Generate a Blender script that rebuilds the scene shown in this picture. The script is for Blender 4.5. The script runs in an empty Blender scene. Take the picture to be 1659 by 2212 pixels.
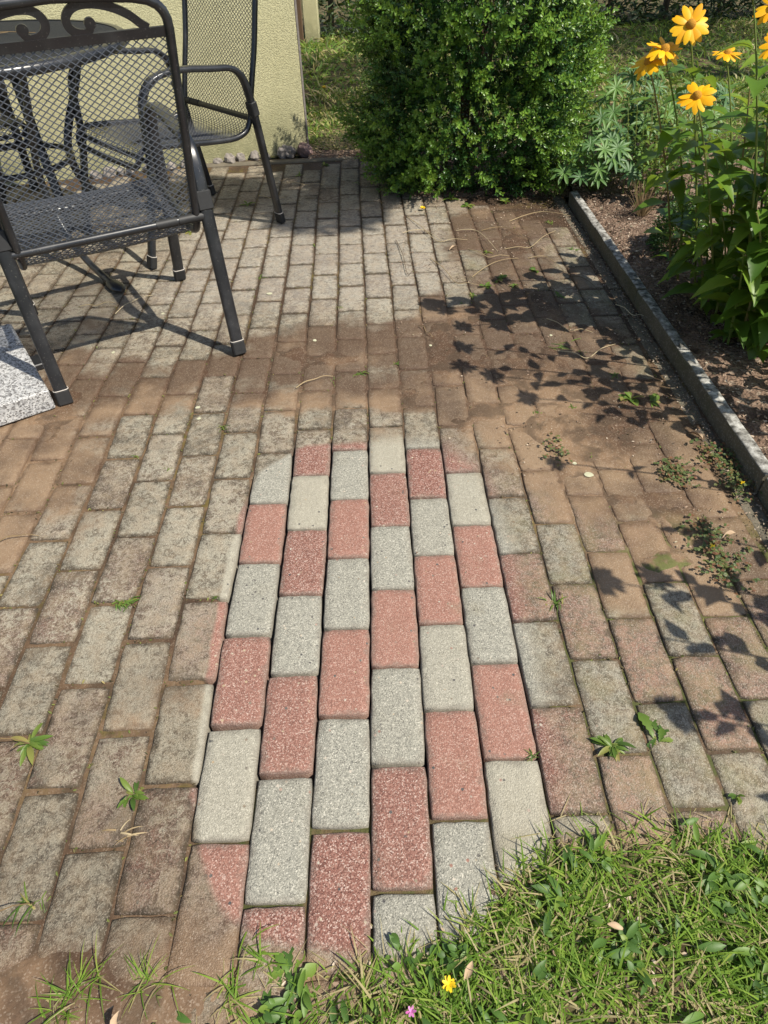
import bpy, math, random
import numpy as np
from mathutils import Vector, Matrix

random.seed(7)
rng = np.random.default_rng(11)
SC = bpy.context.scene
COL = SC.collection
R = math.radians

# ------------------------------------------------------------------ camera
F_PX, CX, CY = 1450.0, 829.5, 1106.0          # calibrated on the paving grid
CAM_LOC = np.array([0.03125, -0.43784, 1.13306])
CAM_ROT = (0.809365, 0.022718, -0.032509)
cam_d = bpy.data.cameras.new('camera')
cam = bpy.data.objects.new('camera', cam_d)
COL.objects.link(cam)
cam.location = CAM_LOC
cam.rotation_euler = CAM_ROT
cam_d.sensor_fit = 'VERTICAL'
cam_d.sensor_height = 24.0
cam_d.lens = 24.0 * F_PX / 2212.0
cam_d.clip_start = 0.02
cam_d.clip_end = 300
SC.camera = cam

# ------------------------------------------------------------------ light
SUN_DIR = Vector((0.2783, -0.1746, 0.43)).normalized()      # towards the sun
w = bpy.data.worlds.new('World')
SC.world = w
w.use_nodes = True
wn, wl = w.node_tree.nodes, w.node_tree.links
wn.clear()
sky = wn.new('ShaderNodeTexSky')
sky.sky_type = 'NISHITA'
sky.sun_disc = False
sky.sun_elevation = math.asin(SUN_DIR.z)
sky.sun_rotation = math.atan2(SUN_DIR.x, SUN_DIR.y)
sky.air_density = 1.0
sky.dust_density = 1.2
bg = wn.new('ShaderNodeBackground')
bg.inputs['Strength'].default_value = 0.10
wo = wn.new('ShaderNodeOutputWorld')
wl.new(sky.outputs[0], bg.inputs[0])
wl.new(bg.outputs[0], wo.inputs[0])
sd = bpy.data.lights.new('sun', 'SUN')
sd.energy = 5.0
sd.angle = R(0.53)
sd.color = (1.0, 0.94, 0.82)
sun = bpy.data.objects.new('sun', sd)
COL.objects.link(sun)
sun.rotation_euler = SUN_DIR.to_track_quat('Z', 'Y').to_euler()
sun.location = SUN_DIR * 20
SC.view_settings.view_transform = 'Standard'
SC.view_settings.look = 'None'
SC.view_settings.exposure = 0.48
SC.view_settings.gamma = 1.0
SC.view_settings.use_curve_mapping = False

# ------------------------------------------------------------------ helpers
_rx, _ry, _rz = CAM_ROT
_RX = np.array([[1, 0, 0], [0, math.cos(_rx), -math.sin(_rx)], [0, math.sin(_rx), math.cos(_rx)]])
_RY = np.array([[math.cos(_ry), 0, math.sin(_ry)], [0, 1, 0], [-math.sin(_ry), 0, math.cos(_ry)]])
_RZ = np.array([[math.cos(_rz), -math.sin(_rz), 0], [math.sin(_rz), math.cos(_rz), 0], [0, 0, 1]])
_RM = _RZ @ _RY @ _RX


def at(u, v, z=0.0):
    """point of the horizontal plane z that was measured at (u, v)"""
    d = _RM @ np.array([(u - CX) / F_PX, -(v - CY) / F_PX, -1.0])
    t = (z - CAM_LOC[2]) / d[2]
    return CAM_LOC + t * d


def proj(P):
    P = np.atleast_2d(P)
    C = (P - CAM_LOC) @ _RM
    zz = np.where(C[:, 2] < -0.01, -C[:, 2], 1e-3)
    return np.stack([CX + F_PX * C[:, 0] / zz, CY - F_PX * C[:, 1] / zz], 1), -C[:, 2]


def tag(o, label=None, cat=None, group=None, kind=None):
    if label: o['label'] = label
    if cat: o['category'] = cat
    if group: o['group'] = group
    if kind: o['kind'] = kind
    return o


def empty(name, loc=(0, 0, 0), rz=0.0, label=None, cat=None, group=None, kind=None):
    o = bpy.data.objects.new(name, None)
    o.empty_display_size = 0.1
    COL.objects.link(o)
    o.location = loc
    o.rotation_euler = (0, 0, rz)
    return tag(o, label, cat, group, kind)


def link(name, me, parent=None, loc=None, rot=None, scale=None):
    o = bpy.data.objects.new(name, me)
    COL.objects.link(o)
    if parent is not None: o.parent = parent
    if loc is not None: o.location = loc
    if rot is not None: o.rotation_euler = rot
    if scale is not None: o.scale = scale if hasattr(scale, '__len__') else (scale,) * 3
    return o


def copy_tree(o, parent=None):
    c = o.copy()
    COL.objects.link(c)
    if parent is not None: c.parent = parent
    for ch in list(o.children):
        copy_tree(ch, c)
    return c


def mesh_np(name, V, faces, mats, smooth=False, tint=None, mi=None, extra=None):
    """faces: list of int arrays (n,k); tint per vertex"""
    V = np.asarray(V, dtype=np.float32)
    me = bpy.data.meshes.new(name)
    me.vertices.add(len(V))
    me.vertices.foreach_set('co', V.ravel())
    faces = [np.asarray(f, dtype=np.int32) for f in faces if len(f)]
    loops = np.concatenate([f.ravel() for f in faces])
    tot = np.concatenate([np.full(len(f), f.shape[1], np.int32) for f in faces])
    st = np.concatenate([[0], np.cumsum(tot)[:-1]]).astype(np.int32)
    me.loops.add(len(loops))
    me.loops.foreach_set('vertex_index', loops)
    me.polygons.add(len(tot))
    me.polygons.foreach_set('loop_start', st)
    me.polygons.foreach_set('loop_total', tot)
    if mi is not None:
        me.polygons.foreach_set('material_index', np.asarray(mi, np.int32))
    if smooth:
        me.polygons.foreach_set('use_smooth', np.ones(len(tot), bool))
    me.update(calc_edges=True)
    if tint is not None:
        a = me.attributes.new('tint', 'FLOAT', 'POINT')
        a.data.foreach_set('value', np.asarray(tint, np.float32))
    for k, arr in (extra or {}).items():
        a = me.attributes.new(k, 'FLOAT', 'POINT')
        a.data.foreach_set('value', np.asarray(arr, np.float32))
    for m in (mats if isinstance(mats, (list, tuple)) else [mats]):
        me.materials.append(m)
    return me


class MB:
    """mesh collector with tubes, boxes, prisms"""
    def __init__(s): s.v = []; s.f = []; s.m = []

    def add(s, vs, fs, mi=0):
        b = len(s.v)
        s.v += [tuple(map(float, p)) for p in vs]
        for f in fs:
            s.f.append(tuple(b + i for i in f)); s.m.append(mi)

    def tube(s, pts, r, n=10, ry=None, up=None, mi=0, caps=True, closed=False):
        """sweep an n-gon (radii r, ry; may be lists) along pts; ry is across the frame's second axis"""
        P = [Vector(p) for p in pts]
        N = len(P)
        rr = r if hasattr(r, '__len__') else [r] * N
        r2 = (ry if hasattr(ry, '__len__') else [ry] * N) if ry is not None else rr
        vs = []
        prev = None
        for i, p in enumerate(P):
            if closed:
                t = (P[(i + 1) % N] - P[i - 1]).normalized()
            else:
                t = (P[min(i + 1, N - 1)] - P[max(i - 1, 0)]).normalized()
            if up is not None:
                a = Vector(up)
            else:
                a = prev if prev is not None else (Vector((0, 0, 1)) if abs(t.z) < .9 else Vector((1, 0, 0)))
            x = (a - t * a.dot(t)).normalized()
            prev = x
            y = t.cross(x)
            for k in range(n):
                an = 2 * math.pi * (k + .5) / n
                vs.append(p + x * (math.cos(an) * rr[i]) + y * (math.sin(an) * r2[i]))
        fs = []
        for i in range(N if closed else N - 1):
            j = (i + 1) % N
            for k in range(n):
                k2 = (k + 1) % n
                fs.append((i * n + k, i * n + k2, j * n + k2, j * n + k))
        if caps and not closed:
            fs.append(tuple(range(n))[::-1]); fs.append(tuple((N - 1) * n + k for k in range(n)))
        s.add(vs, fs, mi)

    def box(s, c, h, rot=None, mi=0, bev=0.0):
        c = Vector(c); M = rot or Matrix.Identity(3)
        hx, hy, hz = h
        if bev <= 0:
            vs = [c + M @ Vector((x * hx, y * hy, z * hz)) for z in (-1, 1) for y in (-1, 1) for x in (-1, 1)]
            s.add(vs, [(0, 2, 3, 1), (4, 5, 7, 6), (0, 1, 5, 4), (2, 6, 7, 3), (0, 4, 6, 2), (1, 3, 7, 5)], mi)
        else:
            b = bev
            ring = lambda ix, iy, z: [(-hx + ix, -hy + iy, z), (hx - ix, -hy + iy, z), (hx - ix, hy - iy, z), (-hx + ix, hy - iy, z)]
            def oct_(i, z):
                o = b
                return [(-hx + i + o, -hy + i, z), (hx - i - o, -hy + i, z), (hx - i, -hy + i + o, z), (hx - i, hy - i - o, z),
                        (hx - i - o, hy - i, z), (-hx + i + o, hy - i, z), (-hx + i, hy - i - o, z), (-hx + i, -hy + i + o, z)]
            rows = [oct_(b, -hz), oct_(0, -hz + b), oct_(0, hz - b), oct_(b, hz)]
            vs = [c + M @ Vector(p) for rr in rows for p in rr]
            fs = [tuple(range(8))[::-1], tuple(24 + k for k in range(8))]
            for i in range(3):
                for k in range(8):
                    fs.append((i * 8 + k, i * 8 + (k + 1) % 8, i * 8 + 8 + (k + 1) % 8, i * 8 + 8 + k))
            s.add(vs, fs, mi)

    def mesh(s, name, mats, smooth=False, angle=None):
        me = bpy.data.meshes.new(name)
        me.from_pydata(s.v, [], s.f)
        for m in (mats if isinstance(mats, (list, tuple)) else [mats]): me.materials.append(m)
        if any(s.m): me.polygons.foreach_set('material_index', s.m)
        if smooth:
            me.polygons.foreach_set('use_smooth', [True] * len(s.f))
            try: me.set_sharp_from_angle(angle=R(angle or 40))
            except Exception: pass
        me.update()
        return me

    def build(s, name, mats, parent=None, smooth=False, angle=None, **k):
        return link(name, s.mesh(name, mats, smooth, angle), parent, **k)


def smooth_path(pts, n=6):
    """Catmull-Rom through control points"""
    P = [np.array(p, float) for p in pts]
    P = [2 * P[0] - P[1]] + P + [2 * P[-1] - P[-2]]
    out = []
    for i in range(1, len(P) - 2):
        for k in range(n):
            t = k / n
            a, b, c, d = P[i - 1], P[i], P[i + 1], P[i + 2]
            out.append(.5 * ((2 * b) + (-a + c) * t + (2 * a - 5 * b + 4 * c - d) * t * t + (-a + 3 * b - 3 * c + d) * t ** 3))
    out.append(P[-2])
    return out


# numpy value noise -------------------------------------------------------
_T = rng.random((256, 256)).astype(np.float32)


def vnoise(x, y, s, seed=0):
    x = np.asarray(x) * s + 17.3 * seed + 100; y = np.asarray(y) * s + 9.1 * seed + 100
    xi = np.floor(x).astype(int); yi = np.floor(y).astype(int)
    fx = x - xi; fy = y - yi
    fx = fx * fx * (3 - 2 * fx); fy = fy * fy * (3 - 2 * fy)
    g = lambda a, b: _T[a % 256, b % 256]
    return (g(xi, yi) * (1 - fx) + g(xi + 1, yi) * fx) * (1 - fy) + (g(xi, yi + 1) * (1 - fx) + g(xi + 1, yi + 1) * fx) * fy


def fbm(x, y, s, seed=0, o=4):
    r = 0; a = .5; t = 0
    for k in range(o):
        r = r + a * vnoise(x, y, s * 2 ** k, seed + k * 3); t += a; a *= .55
    return r / t


# ------------------------------------------------------------------ node DSL
class NT:
    def __init__(s, name):
        s.mat = bpy.data.materials.new(name); s.mat.use_nodes = True
        s.t = s.mat.node_tree; s.t.nodes.clear()
        s.out = s.t.nodes.new('ShaderNodeOutputMaterial')
        s._pos = None

    def n(s, typ, ins=None, **kw):
        nd = s.t.nodes.new(typ)
        for k, v in kw.items(): setattr(nd, k, v)
        for k, v in (ins or {}).items():
            sock = nd.inputs[k]
            if isinstance(v, bpy.types.NodeSocket): s.t.links.new(v, sock)
            else:
                if sock.type == 'RGBA' and len(v) == 3: v = (*v, 1)
                sock.default_value = v
        return nd

    def pos(s):
        if s._pos is None: s._pos = s.n('ShaderNodeNewGeometry').outputs['Position']
        return s._pos

    def obj(s): return s.n('ShaderNodeTexCoord').outputs['Object']

    def m(s, op, a, b=0.0, c=0.0, clamp=False):
        nd = s.n('ShaderNodeMath', {0: a, 1: b, 2: c}, operation=op); nd.use_clamp = clamp
        return nd.outputs[0]

    def noise(s, scale, detail=3, rough=.55, vec=None, dist=0.0, out='Fac'):
        return s.n('ShaderNodeTexNoise', {'Vector': vec or s.pos(), 'Scale': scale, 'Detail': detail, 'Roughness': rough, 'Distortion': dist}).outputs[out]

    def voro(s, scale, vec=None, out='Color', feature='F1', rnd=1.0):
        return s.n('ShaderNodeTexVoronoi', {'Vector': vec or s.pos(), 'Scale': scale, 'Randomness': rnd}, feature=feature).outputs[out]

    def ramp(s, f, stops, interp='LINEAR'):
        nd = s.n('ShaderNodeValToRGB', {'Fac': f}); cr = nd.color_ramp; cr.interpolation = interp
        while len(cr.elements) < len(stops): cr.elements.new(.5)
        for e, (p, c) in zip(cr.elements, stops):
            e.position = p; e.color = (*c, 1) if hasattr(c, '__len__') else (c, c, c, 1)
        return nd.outputs[0]

    def step(s, f, a, b):
        return s.n('ShaderNodeMapRange', {'Value': f, 'From Min': a, 'From Max': b}, interpolation_type='SMOOTHSTEP').outputs[0]

    def mix(s, f, a, b, mode='MIX'):
        nd = s.n('ShaderNodeMix', data_type='RGBA', blend_type=mode)
        for i, v in ((0, f), (6, a), (7, b)):
            if isinstance(v, bpy.types.NodeSocket): s.t.links.new(v, nd.inputs[i])
            else: nd.inputs[i].default_value = v if i == 0 else ((*v, 1) if len(v) == 3 else v)
        return nd.outputs[2]

    def sep(s, c): return s.n('ShaderNodeSeparateColor', {0: c}).outputs

    def bump(s, h, st=.5, d=.002, nrm=None):
        ins = {'Height': h, 'Strength': st, 'Distance': d}
        if nrm is not None: ins['Normal'] = nrm
        return s.n('ShaderNodeBump', ins).outputs[0]

    def attr(s, name): return s.n('ShaderNodeAttribute', attribute_name=name).outputs['Fac']

    def rand(s): return s.n('ShaderNodeObjectInfo').outputs['Random']

    def done(s, col, rough=.8, nrm=None, metal=0.0, spec=.5, sh_only=False, coat=0.0):
        ins = {'Base Color': col, 'Roughness': rough, 'Metallic': metal, 'Specular IOR Level': spec, 'Coat Weight': coat}
        if nrm is not None: ins['Normal'] = nrm
        p = s.n('ShaderNodeBsdfPrincipled', ins)
        if sh_only: return p.outputs[0]
        s.t.links.new(p.outputs[0], s.out.inputs[0])
        return s.mat


# masks of the paving, in metres on the ground ---------------------------
MUD = [  # cx, cy, rx, ry, strength
    (.52, 1.42, .50, .75, 1.25), (.72, .80, .34, .55, .95), (.62, 2.35, .34, .52, .95),
    (-.05, 1.27, .55, .13, .95), (-.10, 1.56, .42, .24, .85), (-1.0, .95, .42, .46, .80), (-.95, .3, .22, .25, .4),
    (-.85, 1.38, .5, .24, .75), (-.5, -.40, .85, .36, 1.1), (.30, -.14, .55, .14, .9), (-.30, 1.45, .5, .12, .5),
]
CLEAN = (0.005, .435, .325, .60)       # centre, half sizes of the washed patch
CLEAN2 = (.16, .52, .24, .49)


def clean_np(x, y):
    n = fbm(x, y, 14, 5, 3) - .5
    d = (np.abs((x - CLEAN[0]) / CLEAN[2]) ** 3.6 + np.abs((y - CLEAN[1]) / CLEAN[3]) ** 3.6) ** (1 / 3.6)
    return np.clip((1.0 - d + n * .05) / .03 * .5 + .5, 0, 1)


def mud_np(x, y):
    v = 0
    for cx, cy, rx, ry, st in MUD:
        v = v + st * np.clip(1 - ((x - cx) / rx) ** 2 - ((y - cy) / ry) ** 2, 0, 1)
    return np.clip(v, 0, 1.3) * (1 - clean_np(x, y))


def nodes_masks(nt):
    p = nt.pos()
    def ell(cx, cy, rx, ry):
        a = nt.n('ShaderNodeVectorMath', {0: p, 1: (cx, cy, 0)}, operation='SUBTRACT').outputs[0]
        return nt.n('ShaderNodeVectorMath', {0: a, 1: (1 / rx, 1 / ry, 0)}, operation='MULTIPLY').outputs[0]
    tot = None
    for cx, cy, rx, ry, st in MUD:
        v = ell(cx, cy, rx, ry)
        d = nt.n('ShaderNodeVectorMath', {0: v, 1: v}, operation='DOT_PRODUCT').outputs['Value']
        b = nt.m('MULTIPLY', nt.m('SUBTRACT', 1.0, d, clamp=True), st)
        tot = b if tot is None else nt.m('ADD', tot, b)
    v = nt.n('ShaderNodeVectorMath', {0: ell(*CLEAN)}, operation='ABSOLUTE').outputs[0]
    sx = nt.n('ShaderNodeSeparateXYZ', {0: v}).outputs
    d = nt.m('POWER', nt.m('ADD', nt.m('POWER', sx[0], 3.6), nt.m('POWER', sx[1], 3.6)), 1 / 3.6)
    nz = nt.m('SUBTRACT', nt.noise(9, 4), .5)
    d = nt.m('ADD', d, nt.m('MULTIPLY', nz, .09))
    px = nt.n('ShaderNodeSeparateXYZ', {0: p}).outputs[0]
    wdt = nt.n('ShaderNodeMapRange', {'Value': px, 'From Min': -.1, 'From Max': .3, 'To Min': .018, 'To Max': .10}).outputs[0]
    c = nt.n('ShaderNodeMapRange', {'Value': nt.m('SUBTRACT', 1.0, d), 'From Min': nt.m('MULTIPLY', wdt, -1.0), 'From Max': wdt}, interpolation_type='SMOOTHSTEP').outputs[0]
    mud = nt.m('MULTIPLY', nt.m('MINIMUM', tot, 1.25), nt.m('SUBTRACT', 1.0, c))
    return mud, c


# ------------------------------------------------------------------ materials
def mat_paver(name, red):
    nt = NT(name)
    mud, clean = nodes_masks(nt)
    edge = nt.attr('edge')
    rnd = nt.m('FRACT', nt.m('ADD', nt.rand(), nt.attr('tint')))
    vc = nt.voro(520, out='Color'); g = nt.sep(vc)
    v2 = nt.sep(nt.voro(150, out='Color'))
    d2 = nt.voro(150, out='Distance')
    if red:
        base = nt.ramp(g[0], [(0, (.10, .042, .033)), (.35, (.195, .085, .065)), (.68, (.265, .13, .102)), (.86, (.35, .22, .18)), (1, (.48, .37, .32))])
        base = nt.mix(nt.m('MULTIPLY', nt.step(rnd, .3, .95), .38), base, (.40, .185, .135))
    else:
        base = nt.ramp(g[0], [(0, (.12, .115, .10)), (.12, (.215, .208, .175)), (.6, (.285, .276, .232)), (.85, (.35, .335, .28)), (1, (.48, .455, .385))])
        base = nt.mix(nt.step(rnd, .4, .8), base, nt.mix(.45, base, (.42, .38, .29)))
    # stray larger pebbles
    peb = nt.m('MULTIPLY', nt.step(v2[1], .965, .975), nt.step(d2, .5, .3))
    base = nt.mix(peb, base, nt.ramp(v2[2], [(0, (.05, .05, .055)), (.2, (.12, .11, .10)), (.35, (.38, .28, .17)), (.8, (.48, .43, .36)), (1, (.25, .12, .09))]))
    base = nt.mix(nt.m('MULTIPLY', nt.noise(6, 3), .25), base, nt.mix(1.0, base, (.78, .75, .68), 'MULTIPLY'))
    # weathered skin: grime, pale lichen crust
    pxyz = nt.n('ShaderNodeSeparateXYZ', {0: nt.pos()}).outputs
    pale = nt.m('MULTIPLY', nt.m('MULTIPLY', nt.step(pxyz[1], 1.65, 2.0), nt.step(pxyz[1], 3.0, 2.6)), nt.m('MULTIPLY', nt.step(pxyz[0], .45, .25), nt.step(pxyz[0], -.95, -.6)))
    grime_c = nt.ramp(g[1], [(0, (.045, .038, .030)), (.5, (.115, .098, .074)), (1, (.25, .22, .17))])
    lich_c = nt.ramp(g[2], [(0, (.17, .158, .122)), (.4, (.285, .268, .215)), (1, (.43, .41, .34))])
    n1 = nt.noise(15, 5, .65); n2 = nt.noise(70, 6, .75, dist=.8); n3 = nt.noise(3.5, 3)
    lich = nt.step(nt.m('ADD', nt.m('ADD', nt.m('MULTIPLY', n2, 1.1), nt.m('MULTIPLY', n1, .55)), nt.m('MULTIPLY', rnd, .14)), .80, .93)
    # the colour of the stone survives best on the near rows and on the right
    age = nt.m('ADD', nt.step(pxyz[1], .25, .9), nt.m('MULTIPLY', nt.step(pxyz[0], .2, .35), -.7), clamp=True)
    right = nt.m('MULTIPLY', nt.step(pxyz[0], .2, .36), nt.step(pxyz[1], 1.1, .6))
    age = nt.m('SUBTRACT', nt.m('ADD', .44, nt.m('MULTIPLY', age, .38)), nt.m('MULTIPLY', right, .22))
    lich = nt.m('MULTIPLY', lich, nt.m('SUBTRACT', 1.0, nt.m('MULTIPLY', right, .7)))
    ll = nt.m('MULTIPLY', nt.step(pxyz[1], .55, .0), nt.step(pxyz[0], -.1, -.3))
    age = nt.m('SUBTRACT', age, nt.m('MULTIPLY', ll, .24))
    if not red: age = nt.m('MULTIPLY', age, .85)
    tone = nt.mix(nt.step(nt.m('ADD', nt.m('MULTIPLY', n1, .5), nt.m('MULTIPLY', nt.noise(2.6, 4, .6), .5)), .38, .62), (.078, .062, .043), (.235, .205, .15))
    dirty = nt.mix(age, base, tone)
    dirty = nt.mix(nt.m('MULTIPLY', nt.step(n2, .57, .42), .82), dirty, grime_c)
    dirty = nt.mix(nt.m('MULTIPLY', lich, nt.m('ADD', .35, nt.m('MULTIPLY', nt.step(n3, .3, .62), .6))), dirty, lich_c)
    dirty = nt.mix(nt.m('MULTIPLY', nt.step(nt.noise(6, 4, .6), .48, .70), .62), dirty, (.075, .062, .047))
    dirty = nt.mix(nt.m('MULTIPLY', pale, .45), dirty, nt.ramp(nt.m('ADD', n2, nt.m('MULTIPLY', g[2], .3)), [(.4, (.16, .14, .125)), (.62, (.36, .34, .31)), (.9, (.50, .48, .44))]))
    # green algae on the right hand side
    px = nt.n('ShaderNodeSeparateXYZ', {0: nt.pos()}).outputs
    alg = nt.m('MULTIPLY', nt.step(px[0], .2, .5), nt.step(nt.noise(11, 4), .42, .68))
    dirty = nt.mix(nt.m('MULTIPLY', alg, .45), dirty, (.17, .16, .075))
    # dark crust next to joints
    ed = nt.step(nt.m('ADD', edge, nt.m('MULTIPLY', nt.m('SUBTRACT', nt.noise(45, 4), .5), 1.5)), .30, .85)
    dirty = nt.mix(nt.m('MULTIPLY', ed, .88), dirty, (.050, .041, .028))
    dusty = nt.step(nt.noise(30, 4, .6), .35, .75)
    dirty = nt.mix(nt.m('MULTIPLY', dusty, .34), dirty, (.30, .215, .135))
    dirty = nt.mix(1.0, dirty, (.99, .965, .925), 'MULTIPLY')
    dirty = nt.mix(nt.m('MULTIPLY', nt.step(g[1], .78, .95), .38), dirty, (.44, .36, .31) if red else (.44, .40, .33))
    dirty = nt.mix(1.0, dirty, nt.mix(ll, (.90, .90, .90), (.66, .63, .60)), 'MULTIPLY')
    stain = nt.m('MULTIPLY', nt.step(nt.noise(7, 5, .65), .54, .72), nt.m('ADD', .16, nt.m('MULTIPLY', nt.step(pxyz[0], .05, .3), .34)))
    cbase = nt.mix(stain, base, (.17, .145, .09))
    cbase = nt.mix(nt.m('MULTIPLY', rnd, .16), cbase, (.20, .18, .14))
    col = nt.mix(clean, dirty, nt.mix(nt.m('MULTIPLY', ed, .45), cbase, (.15, .13, .105)))
    # silt
    ms = nt.m('ADD', mud, nt.m('ADD', nt.m('MULTIPLY', nt.m('SUBTRACT', nt.noise(7, 6, .62), .5), 1.5), nt.m('MULTIPLY', nt.m('SUBTRACT', rnd, .5), .75)))
    ms = nt.step(ms, .26, .70)
    ms = nt.m('MULTIPLY', ms, nt.m('SUBTRACT', 1.0, clean))
    silt = nt.mix(nt.step(nt.m('ADD', nt.noise(3.2, 5, .62), nt.m('MULTIPLY', nt.step(pxyz[1], 1.15, 1.45), -.16)), .33, .58), (.080, .045, .026), (.235, .153, .090))
    silt = nt.mix(nt.m('MULTIPLY', nt.step(g[0], .8, 1.0), .4), silt, (.42, .34, .26))
    silt = nt.mix(nt.m('MULTIPLY', ed, .5), silt, (.09, .05, .03))
    col = nt.mix(nt.m('MULTIPLY', ms, .86), col, silt)
    h = nt.m('ADD', nt.m('MULTIPLY', nt.voro(430, out='Distance'), -1.0), nt.m('MULTIPLY', nt.noise(90, 4, .6), 1.1))
    nrm = nt.bump(h, .62, .0016)
    nrm = nt.bump(lich, .35, .001, nrm)
    rg = nt.mix(ms, (.88, .88, .88), (.62, .62, .62))
    return nt.done(col, rg, nrm, spec=.35)


def mat_sand():
    nt = NT('joint_silt')
    mud, clean = nodes_masks(nt)
    n = nt.noise(6, 5, .6)
    yy = nt.n('ShaderNodeSeparateXYZ', {0: nt.pos()}).outputs[1]
    c = nt.mix(nt.step(nt.m('ADD', nt.noise(3.2, 5, .62), nt.m('MULTIPLY', nt.step(yy, 1.15, 1.45), -.16)), .33, .58), (.075, .041, .023), (.21, .135, .079))
    g = nt.sep(nt.voro(420))
    c = nt.mix(nt.m('MULTIPLY', nt.step(g[0], .75, 1.0), .35), c, (.42, .34, .26))
    moss = nt.m('MULTIPLY', nt.step(nt.noise(3.3, 3), .50, .66), nt.step(nt.noise(45, 4), .42, .6))
    c = nt.mix(nt.m('MULTIPLY', moss, nt.step(mud, .7, .2)), c, nt.mix(nt.noise(14), (.09, .085, .018), (.24, .17, .045)))
    c = nt.mix(nt.m('MULTIPLY', nt.step(nt.noise(16, 4), .44, .62), .6), c, (.05, .034, .021))
    xx = nt.n('ShaderNodeSeparateXYZ', {0: nt.pos()}).outputs
    gm = nt.m('MULTIPLY', nt.m('MULTIPLY', nt.step(xx[0], .28, .36), nt.step(xx[1], .75, .5)), nt.step(nt.noise(20, 4), .42, .55))
    c = nt.mix(nt.m('MULTIPLY', gm, .8), c, (.085, .11, .02))
    c = nt.mix(nt.step(mud, .9, .2), c, nt.mix(1.0, c, (.66, .64, .60), 'MULTIPLY'))
    c = nt.mix(clean, c, (.03, .026, .022))
    h = nt.m('ADD', nt.noise(130, 5, .65), nt.m('MULTIPLY', nt.noise(25, 3), .8))
    return nt.done(c, .72, nt.bump(h, .7, .003), spec=.35)


def mat_soil():
    nt = NT('garden_soil')
    n = nt.noise(9, 6, .65)
    c = nt.mix(nt.step(n, .3, .7), (.065, .042, .03), (.21, .14, .10))
    g = nt.sep(nt.voro(150)); g2 = nt.sep(nt.voro(60))
    c = nt.mix(nt.m('MULTIPLY', nt.step(g[0], .62, .9), .75), c, (.26, .18, .13))
    c = nt.mix(nt.m('MULTIPLY', nt.step(g2[0], .8, .95), .7), c, (.32, .25, .19))
    h = nt.m('ADD', nt.m('MULTIPLY', nt.noise(70, 6, .7), 1.2), nt.voro(110, out='Distance'))
    return nt.done(c, .95, nt.bump(h, 1.0, .007), spec=.2)


def mat_leaf(name, stops, trans=.35, rough=.45, back=None, objr=True, fine=0.0, gloss=.45):
    """stops: colour ramp over the per-leaf tint"""
    nt = NT(name)
    r = nt.attr('tint')
    if objr: r = nt.m('FRACT', nt.m('ADD', r, nt.rand()))
    c = nt.ramp(r, stops)
    if fine > 0:
        c = nt.mix(nt.m('MULTIPLY', nt.noise(fine, 3), .6), c, nt.mix(1.0, c, (.6, .72, .6), 'MULTIPLY'))
    geo = nt.n('ShaderNodeNewGeometry')
    c2 = nt.mix(geo.outputs['Backfacing'], c, nt.mix(.35, c, (.22, .27, .16)))
    sh = nt.done(c2, rough, spec=gloss, sh_only=True)
    ct = nt.mix(.5, c, (.30, .38, .03))
    tr = nt.n('ShaderNodeBsdfTranslucent', {'Color': ct})
    mx = nt.n('ShaderNodeMixShader', {0: trans, 1: sh, 2: tr.outputs[0]})
    nt.t.links.new(mx.outputs[0], nt.out.inputs[0])
    return nt.mat


M = {}
M['paver_grey'] = mat_paver('paver_grey', False)
M['paver_red'] = mat_paver('paver_red', True)
M['sand'] = mat_sand()
M['moss'] = mat_leaf('joint_moss', [(0, (.05, .04, .02)), (.35, (.11, .08, .035)), (.6, (.10, .12, .025)), (.85, (.17, .18, .04)), (1, (.28, .22, .09))], .1, .8, objr=False)
M['soil'] = mat_soil()
G = lambda a: (a, a, a)
M['grass'] = mat_leaf('grass_blade', [(0, (.085, .165, .02)), (.35, (.14, .25, .03)), (.66, (.22, .33, .045)), (.76, (.27, .33, .07)), (.80, (.38, .32, .15)), (1, (.48, .40, .23))], .42, .6, objr=False, gloss=.22)
M['far_grass'] = mat_leaf('lawn_blade', [(0, (.06, .125, .018)), (.5, (.12, .215, .03)), (.8, (.22, .31, .05)), (.88, (.40, .35, .14)), (1, (.50, .42, .22))], .4, .6, objr=False)
M['herb'] = mat_leaf('lawn_herb', [(0, (.06, .125, .025)), (.5, (.10, .19, .035)), (.85, (.16, .26, .04)), (1, (.24, .30, .05))], .3, .5, objr=False, fine=60)
M['straw'] = mat_leaf('dry_straw', [(0, (.22, .15, .075)), (.5, (.42, .32, .18)), (1, (.55, .46, .30))], .15, .7, objr=False)
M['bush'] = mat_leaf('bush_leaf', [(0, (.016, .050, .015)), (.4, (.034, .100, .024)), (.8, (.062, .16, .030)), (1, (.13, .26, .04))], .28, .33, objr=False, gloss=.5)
M['bush_lit_tip'] = mat_leaf('bush_lit_tip_leaf', [(0, (.09, .20, .03)), (.5, (.14, .27, .038)), (1, (.21, .35, .05))], .32, .36)  # brighter copy of the bush leaf, sunlight painted into its colour
M['hedge'] = mat_leaf('conifer_spray', [(0, (.010, .022, .008)), (.6, (.022, .046, .013)), (1, (.045, .08, .02))], .15, .6, objr=False)
M['helio'] = mat_leaf('broad_leaf', [(0, (.07, .155, .018)), (.5, (.12, .23, .026)), (.85, (.18, .30, .032)), (1, (.26, .37, .045))], .45, .42, fine=45)
M['stem'] = mat_leaf('green_stem', [(0, (.13, .18, .035)), (.6, (.20, .24, .06)), (1, (.24, .17, .08))], .1, .5)
M['lupin'] = mat_leaf('palm_leaf', [(0, (.05, .12, .038)), (.5, (.08, .17, .045)), (1, (.13, .24, .05))], .25, .5)
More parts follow.
